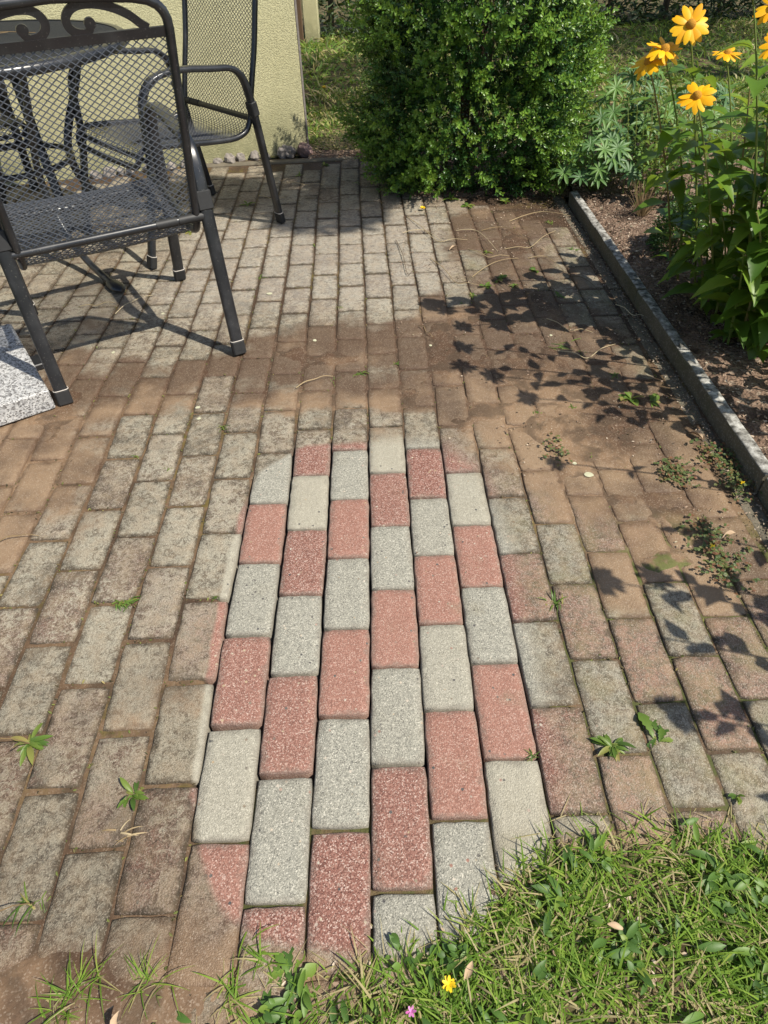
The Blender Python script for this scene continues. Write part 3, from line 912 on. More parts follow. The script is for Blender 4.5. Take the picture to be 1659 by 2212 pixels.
# side profile of leg + arm (Y forward, Z)
PROF = [(0, .045), (.03, .24), (.056, .42), (.076, .53), (.10, .585), (.145, .613), (.22, .622), (.34, .636), (.43, .634), (.49, .612), (.528, .555), (.540, .46), (.552, .36), (.60, .19), (.640, .045)]


def lattice(fn, w_, l_, px, py, rad, rows=None):
    """diamond expanded-metal sheet: fn(u, v) -> point & normal; u in [0,w], v in [0,l]"""
    vs, fs = [], []
    def strand(pts):
        n = len(pts)
        if n < 2: return
        b0 = len(vs)
        for i, (u, v) in enumerate(pts):
            p, nn = fn(u, v)
            a = pts[min(i + 1, n - 1)]; c = pts[max(i - 1, 0)]
            pa = fn(*a)[0]; pc = fn(*c)[0]
            t = (pa - pc).normalized(); s_ = t.cross(nn).normalized()
            vs.append(p + s_ * rad + nn * 0); vs.append(p + nn * rad * .9); vs.append(p - s_ * rad); vs.append(p - nn * rad * .9)
        for i in range(n - 1):
            for k in range(4):
                k2 = (k + 1) % 4
                fs.append((b0 + i * 4 + k, b0 + i * 4 + k2, b0 + i * 4 + 4 + k2, b0 + i * 4 + 4 + k))
    nx = int(round(w_ / px)); ny = int(round(l_ / py))
    px = w_ / nx; py = l_ / ny
    # strands follow half cells diagonally
    starts = []
    for d in (1, -1):
        for s0 in range(-ny, nx + ny + 1):
            pts = []
            for j in range(0, 2 * ny + 1):
                i2 = 2 * s0 + d * j
                if 0 <= i2 <= 2 * nx: pts.append((i2 * px / 2, j * py / 2))
                elif pts: break
            strand(pts)
    return vs, fs


def chair(name, label, detail=1):
    t = empty(name, label=label, cat='chair')
    HW = .275
    sides = []
    for s in (-1, 1):
        b = MB()
        path = [(s * HW, y, z) for y, z in smooth_path(PROF, 4)]
        path = [Vector(p) for p in path]
        N = len(path)
        # arm rest flattened and a little wider than the legs
        ra = []; rb = []
        for p in path:
            k = min(1, max(0, (p.z - .55) / .06))
            ra.append(.0085 + .001 * (1 - k)); rb.append(.0192 + .0006 * k)
        # frame: cross section wide across X
        vs = []; n = 12
        for i, p in enumerate(path):
            tg = (path[min(i + 1, N - 1)] - path[max(i - 1, 0)]).normalized()
            X = Vector((1, 0, 0)); Yv = tg.cross(X).normalized()
            for k in range(n):
                an = 2 * math.pi * (k + .5) / n
                cx, cy = math.cos(an), math.sin(an)
                cx = math.copysign(abs(cx) ** .6, cx); cy = math.copysign(abs(cy) ** .6, cy)
                vs.append(p + X * (cx * rb[i]) + Yv * (cy * ra[i] * 1.25))
        fs = [(i * n + k, i * n + (k + 1) % n, (i + 1) * n + (k + 1) % n, (i + 1) * n + k) for i in range(N - 1) for k in range(n)]
        b.add(vs, fs)
        f = b.build('side_frame', M['metal'], t, smooth=True, angle=45)
        for (y0, z0, y1, z1) in ((PROF[0][0], PROF[0][1], PROF[1][0], PROF[1][1]), (PROF[-1][0], PROF[-1][1], PROF[-2][0], PROF[-2][1])):
            A = Vector((s * HW, y0, z0)); B = Vector((s * HW, y1, z1)); d = (A - B).normalized()
            c = MB(); k = -z0 / d.z
            X = Vector((1, 0, 0)); Yv = d.cross(X).normalized()
            Mr = Matrix((X, Yv, d)).transposed()
            c.box(A + d * (.0195), (.0212, .0132, .0235), Mr, bev=.004)
            c.build('end_cap', M['rubber'], f)
            c = MB()
            ring = [A - d * .004 + X * (.0214 * math.copysign(abs(math.cos(a)) ** .6, math.cos(a))) + Yv * (.0133 * math.copysign(abs(math.sin(a)) ** .6, math.sin(a))) for a in [2 * math.pi * k / 16 for k in range(16)]]
            c.tube(ring, .0013, 5, closed=True)
            c.build('cap_ring', M['rim'], f)
        # sleeve where leg meets the seat bar
        A = Vector((s * HW, .0585, .435)); B = Vector((s * HW, .070, .495)); d = (B - A).normalized()
        X = Vector((1, 0, 0)); Yv = d.cross(X).normalized()
        c = MB(); c.box((A + B) / 2, (.0222, .0146, .026), Matrix((X, Yv, d)).transposed(), bev=.003)
        c.build('leg_sleeve', M['rubber'], f)
    # cross bar behind with clamps
    ZB, YB = .425, .058
    b = MB(); b.tube([(-HW, YB, ZB), (HW, YB, ZB)], .0112, 12)
    cb = b.build('cross_bar', M['metal'], t, smooth=True)
    for x0, x1 in ((.125, .185), (.19, .262)):
        c = MB(); c.tube([(x0, YB, ZB), (x1, YB, ZB)], .0132, 12)
        c.build('clamp', M['rubber'], cb, smooth=True)
    b = MB(); b.tube([(-HW, .555, .375), (HW, .555, .375)], .0095, 10)
    b.build('front_bar', M['metal'], t, smooth=True)
    # seat shell: one bent tube from back top down and forward
    SW, BT = .243, .952
    cl = [(-.058, .884), (-.036, .80), (-.005, .66), (.03, .54), (.050, .465), (.062, .420), (.088, .384), (.14, .369), (.22, .373), (.34, .388), (.46, .404), (.535, .408), (.568, .396), (.582, .366)]
    cp = smooth_path([(0, y, z) for y, z in cl], 5)
    cum = [0]
    for i in range(1, len(cp)): cum.append(cum[-1] + float(np.linalg.norm(cp[i] - cp[i - 1])))
    Ltot = cum[-1]
    cp_a = np.array(cp); cum_a = np.array(cum)

    def curve(v):
        y = np.interp(v, cum_a, cp_a[:, 1]); z = np.interp(v, cum_a, cp_a[:, 2])
        y2 = np.interp(v + .006, cum_a, cp_a[:, 1]); z2 = np.interp(v + .006, cum_a, cp_a[:, 2])
        y1 = np.interp(v - .006, cum_a, cp_a[:, 1]); z1 = np.interp(v - .006, cum_a, cp_a[:, 2])
        return y, z, Vector((0, y2 - y1, z2 - z1)).normalized()
    # stiles (with the arched top as one tube)
    top = []
    a0 = Vector((0, -.058, .884)); d0 = Vector((0, -.03, .13)).normalized()
    arch = [(-SW, 0), (-SW + .002, .020), (-SW + .009, .036), (-SW + .022, .050), (-SW + .042, .060), (-SW + .075, .067), (-.09, .074), (0, .078), (.09, .074), (SW - .075, .067), (SW - .042, .060), (SW - .022, .050), (SW - .009, .036), (SW - .002, .020), (SW, 0)]
    top = [a0 + d0 * h + Vector((x, 0, 0)) for x, h in arch]
    right = [Vector((SW, p[1], p[2])) for p in cp[1:-2]]
    left = [Vector((-SW, p[1], p[2])) for p in cp[1:-2]][::-1]
    endr = [Vector((SW - .004, .584, .362)), Vector((SW - .02, .588, .351)), Vector((0, .589, .348)), Vector((-SW + .02, .588, .351)), Vector((-SW + .004, .584, .362))]
    loop = left + top + right + endr
    loop = [Vector(p) for p in loop]
    b = MB(); b.tube(loop, .0112, 10, closed=True)
    fr = b.build('seat_frame', M['metal'], t, smooth=True)
    # woven (expanded) metal sheet, starts under the top rail
    v0 = .012

    def fn(u, v):
        vv = v0 + v
        y, z, tg = curve(vv)
        x = -SW + .008 + u
        nn = Vector((1, 0, 0)).cross(tg).normalized()
        sag = math.sin(math.pi * u / (2 * SW - .016)) * .008 * min(1, max(0, (vv - .45) / .1))
        return Vector((x, y, z - sag)), nn
    vs, fs = lattice(fn, 2 * SW - .016, Ltot - v0 - .012, .0205, .0160, .00135)
    b = MB(); b.add(vs, fs)
    b.build('mesh_sheet', M['woven'], t, smooth=True)
    # top rail
    y, z, tg = curve(.004)
    b = MB(); up = -tg
    Mr = Matrix((Vector((1, 0, 0)), Vector((1, 0, 0)).cross(up).normalized() * -1, up)).transposed()
    b.box((0, y, z), (SW - .008, .003, .0105), Mr)
    b.build('top_rail', M['metal'], t)
    # two flat C scrolls between the rail and the arch
    org = Vector((0, y, z)) + up * .0095
    for s in (-1, 1):
        pts = [(.195, .0), (.18, .010), (.158, .028), (.130, .043), (.100, .053), (.072, .057), (.048, .055), (.031, .046), (.022, .032), (.025, .016), (.038, .005), (.054, .002), (.067, .008), (.071, .018)]
        sp = smooth_path([(x, h, 0) for x, h, in pts], 4)
        wd = [.0115 if i < len(sp) - 8 else .0095 + .0015 * ((i - len(sp) + 8) / 8) for i in range(len(sp))]
        c = MB()
        vs = []
        for i, p in enumerate(sp):
            a = sp[min(i + 1, len(sp) - 1)] - sp[max(i - 1, 0)]; a = a / np.linalg.norm(a)
            nx, ny = -a[1], a[0]
            for sg, dp in ((1, 1), (1, -1), (-1, -1), (-1, 1)):
                X = s * (p[0] + nx * sg * wd[i] * .78); H = p[1] + ny * sg * wd[i] * .78
                vs.append(org + Vector((X, 0, 0)) + up * H + Mr.col[1] * (dp * .0024 + .0002))
        n = len(sp)
        fs = [(i * 4 + k, i * 4 + (k + 1) % 4, i * 4 + 4 + (k + 1) % 4, i * 4 + 4 + k) for i in range(n - 1) for k in range(4)] + [(0, 1, 2, 3), (n * 4 - 4, n * 4 - 3, n * 4 - 2, n * 4 - 1)]
        c.add(vs, fs)
        e = org + Vector((s * .070, 0, 0)) + up * .020
        k8 = 14
        vv = [e + Vector((math.cos(2 * math.pi * k / k8) * .0125, 0, 0)) + up * (math.sin(2 * math.pi * k / k8) * .0125) + Mr.col[1] * dp * .0026 for dp in (-1, 1) for k in range(k8)]
        c.add(vv, [tuple(range(k8)), tuple(range(k8, 2 * k8))[::-1]] + [(k, (k + 1) % k8, k8 + (k + 1) % k8, k8 + k) for k in range(k8)])
        c.build('scroll', M['metal'], t)
    return t


ch1 = chair('garden_chair', 'near black mesh garden chair seen from behind with scroll backrest')
ch1.location = (-.65, 1.405, 0); ch1.rotation_euler = (0, 0, R(27.5))
ch1['group'] = 'anthracite mesh chairs around the round table'
ch2 = copy_tree(ch1); ch2.location = (-.547, 2.863, 0); ch2.rotation_euler = (0, 0, math.atan2(.74, -.68))
ch2['label'] = 'black mesh garden chair before the yellow wall, seen from its side'
ch3 = copy_tree(ch1); ch3.location = (-1.88, 3.07, 0); ch3.rotation_euler = (0, 0, math.atan2(-.55, -.83) - .02)
ch3['label'] = 'black mesh garden chair behind the round table at the left edge'

# round table ---------------------------------------------------------------
TC = Vector((-1.365, 2.50, 0)); TR = .545
tb = empty('garden_table', TC, label='round black metal garden table with mesh top at left', cat='table')
b = MB()
prof = [(TR - .012, .690), (TR - .002, .694), (TR + .004, .705), (TR + .003, .717), (TR - .006, .7245), (TR - .020, .7265), (TR - .030, .7255), (TR - .030, .716), (TR - .018, .706)]
n = 72; vs = []; fs = []
for k in range(n):
    a = 2 * math.pi * k / n
    vs += [(r * math.cos(a), r * math.sin(a), z) for r, z in prof]
m_ = len(prof)
for k in range(n):
    k2 = (k + 1) % n
    fs += [(k * m_ + j, k2 * m_ + j, k2 * m_ + (j + 1) % m_, k * m_ + (j + 1) % m_) for j in range(m_)]
b.add(vs, fs)
b.build('table_rim', M['metal'], tb, smooth=True, angle=60)
b = MB(); rr = TR - .031; pit = .0048
V = []; F = []
for ang in (R(32), R(148)):
    d = np.array([math.cos(ang), math.sin(ang)]); q = np.array([-d[1], d[0]])
    k = -int(rr / pit)
    while k * pit < rr:
        h = math.sqrt(max(0, rr * rr - (k * pit) ** 2))
        if h > .01:
            A = q * k * pit - d * h; B = q * k * pit + d * h
            b0 = len(V); wv = q * .0015
            for P in (A, B):
                V += [(P[0] - wv[0], P[1] - wv[1], .720), (P[0] + wv[0], P[1] + wv[1], .720), (P[0] + wv[0], P[1] + wv[1], .7225), (P[0] - wv[0], P[1] - wv[1], .7225)]
            F += [(b0 + i, b0 + (i + 1) % 4, b0 + 4 + (i + 1) % 4, b0 + 4 + i) for i in range(4)]
        k += 1
b.add(V, F)
for k in range(8):       # radial stiffeners under the sheet
    a = 2 * math.pi * (k + .3) / 8
    b.tube([(0.03 * math.cos(a), .03 * math.sin(a), .712), (rr * math.cos(a), rr * math.sin(a), .712)], .005, 4)
b.build('mesh_top', M['top_metal'], tb)
lp = smooth_path([(.41, .70), (.385, .64), (.325, .52), (.265, .42), (.232, .33), (.245, .22), (.32, .115), (.43, .055), (.56, .022), (.60, .016)], 5)
for k in range(4):
    b = MB(); b.tube([(p[0], 0, p[1]) for p in lp], .0125, 12, ry=.0165, up=(0, 1, 0))
    lg = b.build('leg', M['metal'], tb, smooth=True); lg.rotation_euler = (0, 0, R(-47 + 90 * k))
    c = MB()
    fp = [(.585, .017), (.60, .017), (.63, .016), (.66, .015), (.682, .014)]
    c.tube([(p[0], 0, p[1]) for p in fp], [.018, .024, .028, .026, .010], 14, ry=[.013, .014, .014, .013, .007], up=(0, 1, 0))
    c.build('foot_pad', M['metal'], lg, smooth=True)
for (zr, r_) in ((.335, .222), (.30, .30)):
    if zr == .30: continue
    b = MB(); b.tube([(r_ * math.cos(a), r_ * math.sin(a), zr) for a in [2 * math.pi * k / 48 for k in range(48)]], .011, 10, closed=True)
    b.build('ring_stretcher', M['metal'], tb, smooth=True)
# dry needles lying on the table
b = MB()
tp = at(20, 69, .73); tq = at(83, 70, .73)
b.tube([(tp[0] - .05, tp[1] + .02, .7285), (tp[0], tp[1], .731), (tq[0], tq[1], .7285)], .0016, 5)
b.tube([(tp[0] - .06, tp[1] - .03, .7285), (tp[0], tp[1] + .003, .730)], .0013, 5)
tag(b.build('dry_twig', M['straw']), 'thin reddish dry twig lying on the round table top', 'twig')

# hand broom pushed under the shrub -----------------------------------------
bq = at(845, 338); br = empty('hand_broom', (bq[0], bq[1], .0), R(12), 'small dark hand broom with orange bristles half under the shrub', 'broom')
b = MB(); b.tube([(-.075, 0, .050), (-.04, 0, .056), (0.03, 0, .058), (.08, .005, .062), (.14, .02, .075), (.22, .04, .095)], [.010, .017, .018, .012, .009, .008], 10, ry=[.012, .024, .024, .012, .009, .008], up=(0, 0, 1))
b.build('broom_body', M['plastic'], br, smooth=True)
b = MB(); r_ = random.Random(3)
for i in range(170):
    x = r_.uniform(-.065, .035); y = r_.uniform(-.017, .017)
    b.tube([(x, y, .048), (x * 1.25 + r_.uniform(-.006, .006), y * 1.6 - .006, .002)], .0011, 3)
b.build('bristles', M['bristle'], br)

# ------------------------------------------------------------------ vegetation tools
def unit(a): return a / np.maximum(np.linalg.norm(a, axis=-1, keepdims=True), 1e-9)


def inst(tv, tf, P, D, Nn, S, W=None):
    """place a leaf template (length along +Y, width X, face +Z) N times; returns verts, faces"""
    P = np.asarray(P, float); D = unit(np.asarray(D, float)); Nn = np.asarray(Nn, float)
    X = unit(np.cross(D, Nn)); Z = np.cross(X, D)
    S = np.broadcast_to(np.asarray(S, float), (len(P),)); W = S if W is None else np.broadcast_to(np.asarray(W, float), (len(P),))
    tv = np.asarray(tv, float)
    V = P[:, None, :] + tv[None, :, 0:1] * X[:, None, :] * W[:, None, None] + tv[None, :, 1:2] * D[:, None, :] * S[:, None, None] + tv[None, :, 2:3] * Z[:, None, :] * S[:, None, None]
    k = len(tv)
    F = [np.asarray(f)[None] + (np.arange(len(P)) * k)[:, None, None] for f in tf]
    return V.reshape(-1, 3), [f.reshape(-1, f.shape[-1]) for f in F]


class Acc:
    def __init__(s): s.V = []; s.F = {}; s.T = []; s.n = 0; s.M = {}

    def add(s, V, F, tint):
        for f in F: s.F.setdefault(f.shape[1], []).append(f + s.n)
        s.V.append(V); s.n += len(V)
        k = len(V) // len(tint)
        s.T.append(np.repeat(tint, k))

    def mesh(s, name, mat, smooth=False):
        return mesh_np(name, np.concatenate(s.V), [np.concatenate(v) for v in s.F.values()], mat, smooth, tint=np.concatenate(s.T))


SMALL = ([(0, 0, 0), (0, 1, -.10), (.5, .48, .10), (-.5, .48, .10), (.34, .80, .02), (-.34, .80, .02), (0, .5, -.03)],
         [np.array([(0, 2, 4, 6), (0, 6, 5, 3)]), np.array([(6, 4, 1), (6, 1, 5)])])


def blade_t(bend, n=4, tip=.15):
    V = []; 
    for i in range(n + 1):
        t = i / n
        y = math.sin(bend * t) / max(bend, .01) if bend > .01 else t
        z = -(1 - math.cos(bend * t)) / max(bend, .01) if bend > .01 else 0
        w_ = .5 * (1 - t ** 2.2) + .02
        V += [(-w_, y, z), (w_, y, z)]
    return V, [np.array([(2 * i, 2 * i + 1, 2 * i + 3, 2 * i + 2) for i in range(n)])]


def leaf_t(prof, fold=.22, droop=.35, n=None, serr=0.0, vein=0.0):
    """prof: half widths along the length; three-column folded, drooping leaf"""
    n = len(prof); V = []
    for i, w_ in enumerate(prof):
        t = i / (n - 1)
        y = t * (1 - .18 * droop * t); z = -droop * t * t
        ww = w_ * (1 + (serr if i % 2 else -serr))
        V += [(-ww, y + (.02 if i % 2 else 0) * serr * 5, z + ww * fold * 2), (0, y, z), (ww, y + (.02 if i % 2 else 0) * serr * 5, z + ww * fold * 2)]
    F = []
    for i in range(n - 1):
        a = 3 * i
        F += [(a, a + 1, a + 4, a + 3), (a + 1, a + 2, a + 5, a + 4)]
    return V, [np.array(F)]


HELIO = leaf_t([.02, .13, .235, .27, .265, .24, .19, .135, .075, .005], .16, .38, serr=.045)
LANCE = leaf_t([.02, .10, .15, .15, .11, .005], .2, .35)
OVAL = leaf_t([.03, .16, .27, .30, .24, .02], .15, .25)
DAND = leaf_t([.03, .05, .11, .08, .16, .12, .22, .16, .24, .20, .13, .02], .12, .4)


def rand_dir(n, zlo=-.2, zhi=1.0):
    a = rng.uniform(0, 2 * np.pi, n); z = rng.uniform(zlo, zhi, n)
    r = np.sqrt(np.maximum(0, 1 - z * z))
    return np.stack([r * np.cos(a), r * np.sin(a), z], 1)


# ------------------------------------------------------------------ front lawn
def in_lawn(n, x0, x1, y0, over=.0, dens=None):
    x = rng.uniform(x0, x1, n); y = rng.uniform(y0, .1, n)
    e = lawn_edge(x) + over
    k = y < e
    return x[k], y[k]


acc = Acc()
for bend, cnt in ((.5, 7500), (1.2, 9000), (1.9, 7500)):
    x, y = in_lawn(cnt * 3, -1.1, 1.25, -.62, .012)
    d = lawn_edge(x) - y
    bare = fbm(x, y, 7, 21, 3)
    k = rng.random(len(x)) < np.clip(.30 + d / .10, .25, 1) * np.clip((x + .20) * 3.4, .10, 1) * np.where(bare < .40, .45, 1)
    x, y, d = x[k], y[k], d[k]
    z = front_h(x, y) - .003
    n = len(x)
    L = rng.uniform(.03, .075, n) * (1 - .25 * (d < .03)); Wd = rng.uniform(.0014, .0036, n)
    D = rand_dir(n, .25, .9); D[:, 1] += .12
    Nv = np.cross(D, np.stack([-D[:, 1], D[:, 0], D[:, 0] * 0], 1)); Nv *= -np.sign(Nv[:, 2:3] + 1e-9) * -1
    V, F = inst(*blade_t(bend, 4), np.stack([x, y, z], 1), D, Nv, L, Wd)
    dry = fbm(x, y, 11, 31, 3)
    t = np.where(rng.random(n) < np.clip((dry - .47) * 1.6, .06, .5), rng.uniform(.8, 1, n), rng.uniform(0, .76, n))
    acc.add(V, F, t)
# dry matted stems lying flat
x, y = in_lawn(3600, -1.1, 1.25, -.55, .025)
n = len(x); D = rand_dir(n, -.05, .12)
V, F = inst(*blade_t(.3, 3), np.stack([x, y, front_h(x, y) + rng.uniform(.001, .012, n)], 1), D, np.tile([0, 0, 1.], (n, 1)), rng.uniform(.02, .06, n), rng.uniform(.0009, .002, n))
acc.add(V, F, rng.uniform(.78, 1, n))
o = link('lawn_grass', acc.mesh('lawn_grass', M['grass']))
tag(o, 'sunlit ragged lawn grass creeping over the paving at lower right', 'grass', kind='stuff')

acc = Acc()
cx_, cy_ = in_lawn(250, -.35, 1.2, -.5, -.008)
for tpl, sc_, cnt in ((OVAL, (.010, .021), 2), (LANCE, (.02, .042), 2)):
    k = rng.random(len(cx_)) < .7
    bx = np.repeat(cx_[k], cnt * 2) + rng.normal(0, .012, k.sum() * cnt * 2); by = np.repeat(cy_[k], cnt * 2) + rng.normal(0, .012, k.sum() * cnt * 2)
    kk = by < lawn_edge(bx) + .012; bx, by = bx[kk], by[kk]; n = len(bx)
    D = rand_dir(n, .05, .75)
    V, F = inst(*tpl, np.stack([bx, by, front_h(bx, by) + rng.uniform(.002, .018, n)], 1), D, np.tile([0, 0, 1.], (n, 1)) + rng.normal(0, .25, (n, 3)), rng.uniform(*sc_, n))
    acc.add(V, F, rng.random(n))
o = link('lawn_herbs', acc.mesh('lawn_herbs', M['herb'], True))
tag(o, 'small broad leaved herbs growing through the lawn at lower right', 'herbs', kind='stuff')

# ------------------------------------------------------------------ rear lawn and hedge
def lawn_patch(name, boxes, label, lz=(.03, .075)):
    acc = Acc()
    for x0, x1, y0, y1, n in boxes:
        x = rng.uniform(x0, x1, n); y = rng.uniform(y0, y1, n)
        h = fbm(x, y, 4, 41, 3)
        k = rng.random(n) < np.clip((h - .25) * 3.2, .3, 1); x, y = x[k], y[k]; n = len(x)
        D = rand_dir(n, .2, .95)
        sc_ = rng.uniform(*lz, n) * np.clip(y / 4, .85, 1.5)
        V, F = inst(*blade_t(1.1, 2), np.stack([x, y, back_h(x, y) - .004], 1), D, np.tile([0, 0, 1.], (n, 1)) + rng.normal(0, .4, (n, 3)), sc_, sc_ * rng.uniform(.10, .17, n))
        dry = fbm(x, y, 2.2, 51, 3)
        t = np.where(rng.random(n) < np.clip((dry - .36) * 1.2, .04, .5), rng.uniform(.86, 1, n), rng.uniform(0, .84, n))
        acc.add(V, F, t)
    o = link(name, acc.mesh(name, M['far_grass']))
    tag(o, label, 'grass', kind='stuff')


lawn_patch('lawn_grass', [(-.35, 1.1, 3.72, 5.2, 14000), (-.9, 1.1, 5.2, 7.6, 9000), (1.0, 3.0, 3.4, 5.2, 26000), (1.1, 4.5, 5.2, 7.6, 15000), (1.75, 3.0, 1.2, 3.4, 22000)],
           'patchy green and straw coloured lawn behind the shrub and flower bed')


def hedge_patch(name, x0, x1, y0, y1, h, n, label):
    acc = Acc()
    x = rng.uniform(x0, x1, n); f = rng.random(n)
    front = rng.random(n) < .7
    z = rng.uniform(0, 1, n) ** 1.4 * h
    y = np.where(front, y0 + rng.exponential(.10, n), rng.uniform(y0, y1, n))
    y = y + (fbm(x, z, 2.6, 61, 3) - .5) * .5
    D = rand_dir(n, -.4, .7); D[:, 1] -= .7
    s_ = rng.uniform(.05, .11, n)
    V, F = inst(*LANCE, np.stack([x, y, z], 1), D, rng.normal(0, 1, (n, 3)) + [0, 0, 1.], s_, s_ * .8)
    acc.add(V, F, rng.random(n))
    t = empty(name, ((x0 + x1) / 2, y0, 0), label=label, cat='hedge')
    o = link('foliage', acc.mesh('hedge_foliage', M['hedge']), t, (-(x0 + x1) / 2, -y0, 0)); o['kind'] = 'stuff'
    b = MB()
    k = x0 + .2
    while k < x1:
        b.tube([(k - (x0 + x1) / 2, .35, -.05), (k - (x0 + x1) / 2 + .03, .38, h * .8)], [.035, .012], 6)
        k += .55
    b.build('stem', M['twig'], t)


hedge_patch('conifer_hedge', -.45, 7.0, 7.35, 8.3, 1.6, 16000, 'dark green conifer hedge closing off the back of the garden')

# ------------------------------------------------------------------ the clipped shrub
def sprig_mesh(seed, mat, L=.075, leaves=13, s=.017):
    r = random.Random(seed)
    acc = Acc()
    P, D, N, S = [], [], [], []
    for i in range(leaves):
        t = (i // 2 + .6) / (leaves / 2 + .2)
        a = (i % 2) * math.pi + (i // 2) * 1.35 + r.uniform(-.3, .3)
        up = .35 + .9 * t
        d = Vector((math.cos(a), up, math.sin(a)))
        P.append((0.012 * L * 10 * math.sin(t * 2) * .1, L * t, 0)); D.append(d); N.append((0, 1, .25)); S.append(s * r.uniform(.75, 1.15) * (1 - .35 * max(0, t - .7)))
    P.append((0, L, 0)); D.append((0, 1, .1)); N.append((0, .1, 1)); S.append(s * .8)
    S = np.array(S)
    V, F = inst(*SMALL, P, D, N, S, S * .55)
    acc.add(V, F, np.array([r.random() * .5 for _ in P]))
    b = MB(); b.tube([(0, 0, 0), (0, L * .6, 0), (0, L, 0)], [.0013, .001, .0006], 4)
    V2 = np.array(b.v); acc.add(V2, [np.array([f for f in b.f if len(f) == 4])], np.array([.1]))
    return acc


BC = np.array([.550, 3.30, .0]); BH = .98


def bush_pt(n, flo, fhi, front=.75):
    a = rng.uniform(0, 2 * np.pi, n)
    fr = rng.random(n) < front
    a = np.where(fr, rng.uniform(np.pi * 1.0, np.pi * 2.0, n), a)
    t = rng.random(n) ** .95
    z = t * BH
    prof = np.interp(t, [0, .08, .25, .5, .8, .93, 1], [.84, .97, 1.02, 1.04, .96, .78, .4])
    lump = 1 + (fbm(a * 1.1 + 5, z * 2.3, 3.0, 71, 3) - .5) * .80
    f = rng.uniform(flo, fhi, n)
    ex = np.sign(np.cos(a)) * np.abs(np.cos(a)) ** .8; ey = np.sign(np.sin(a)) * np.abs(np.sin(a)) ** .8
    x = BC[0] + ex * .425 * prof * lump * f; y = BC[1] + ey * .40 * prof * lump * f
    out = np.stack([np.cos(a), np.sin(a), (t - .35) * .7], 1)
    return np.stack([x, y, z], 1), unit(out), f


bush = empty('box_shrub', tuple(BC), label='big dense green small leaved shrub at the rear edge of the paving', cat='shrub')
acc = Acc()
sp = [sprig_mesh(k, None) for k in range(6)]
for k in range(6):
    tv = np.concatenate(sp[k].V); tf = [np.concatenate(v) for v in sp[k].F.values()]; tt = np.concatenate(sp[k].T)
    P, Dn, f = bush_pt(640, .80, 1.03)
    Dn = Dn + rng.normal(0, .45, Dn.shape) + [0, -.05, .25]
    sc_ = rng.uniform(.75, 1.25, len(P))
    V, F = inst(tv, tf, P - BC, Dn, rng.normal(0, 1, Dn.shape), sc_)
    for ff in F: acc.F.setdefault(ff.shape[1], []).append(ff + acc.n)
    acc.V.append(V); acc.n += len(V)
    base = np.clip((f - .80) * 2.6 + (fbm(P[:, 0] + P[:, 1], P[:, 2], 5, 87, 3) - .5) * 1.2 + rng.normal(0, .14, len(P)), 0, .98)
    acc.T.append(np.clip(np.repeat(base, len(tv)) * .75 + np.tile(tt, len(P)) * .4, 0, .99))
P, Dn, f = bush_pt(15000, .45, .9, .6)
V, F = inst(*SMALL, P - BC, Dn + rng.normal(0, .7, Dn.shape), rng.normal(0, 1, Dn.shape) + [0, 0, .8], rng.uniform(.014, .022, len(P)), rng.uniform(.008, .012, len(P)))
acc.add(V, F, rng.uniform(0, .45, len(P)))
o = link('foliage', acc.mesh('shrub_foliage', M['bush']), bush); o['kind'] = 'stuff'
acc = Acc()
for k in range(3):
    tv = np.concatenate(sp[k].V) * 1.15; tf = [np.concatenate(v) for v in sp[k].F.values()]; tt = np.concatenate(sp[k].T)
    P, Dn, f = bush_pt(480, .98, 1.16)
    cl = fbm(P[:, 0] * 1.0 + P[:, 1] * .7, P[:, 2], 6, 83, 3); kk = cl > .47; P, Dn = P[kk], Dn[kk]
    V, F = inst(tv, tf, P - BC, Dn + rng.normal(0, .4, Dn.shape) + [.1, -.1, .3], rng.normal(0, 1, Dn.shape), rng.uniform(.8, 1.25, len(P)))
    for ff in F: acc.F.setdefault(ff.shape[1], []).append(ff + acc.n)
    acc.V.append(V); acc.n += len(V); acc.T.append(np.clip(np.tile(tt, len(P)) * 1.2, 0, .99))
o = link('sunlit_foliage', acc.mesh('sunlit_foliage', M['bush_lit_tip']), bush); o['kind'] = 'stuff'  # outer sprigs coloured as if sunlit, not a different growth
b = MB(); r_ = random.Random(9)
for i in range(16):
    a = r_.uniform(0, 6.28); q = r_.uniform(.05, .3)
    e = (q * 1.2 * math.cos(a), q * math.sin(a), r_.uniform(.7, 1.1))
    b.tube([(e[0] * .25, e[1] * .25, -.03), (e[0] * .55, e[1] * .6, .35), e], [.011, .008, .003], 6)
b.build('stems', M['twig'], bush)
tips = [sprig_mesh(20 + k, None, .07, 13, .019).mesh('leaf_sprig', M['bush_lit_tip']) for k in range(5)]
P, Dn, f = bush_pt(2600, 1.0, 1.09, 1.0)
uv, dd = proj(P)
ok = (uv[:, 0] > 740) & (uv[:, 0] < 1290) & (uv[:, 1] > -60) & (uv[:, 1] < 450)
cl = fbm(P[:, 0] + P[:, 1], P[:, 2], 9, 81, 2)
P, Dn, cl = P[ok], Dn[ok], cl[ok]
od = np.argsort(-(cl + rng.normal(0, .06, len(cl))))[:285]
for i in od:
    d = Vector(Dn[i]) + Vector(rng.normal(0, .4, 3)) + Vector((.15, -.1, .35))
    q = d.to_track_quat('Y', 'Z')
    o = link('leaf_sprig', tips[int(i) % 5], bush, tuple(P[i] - BC)); o.rotation_euler = q.to_euler(); o.scale = (float(rng.uniform(1.0, 1.55)),) * 3

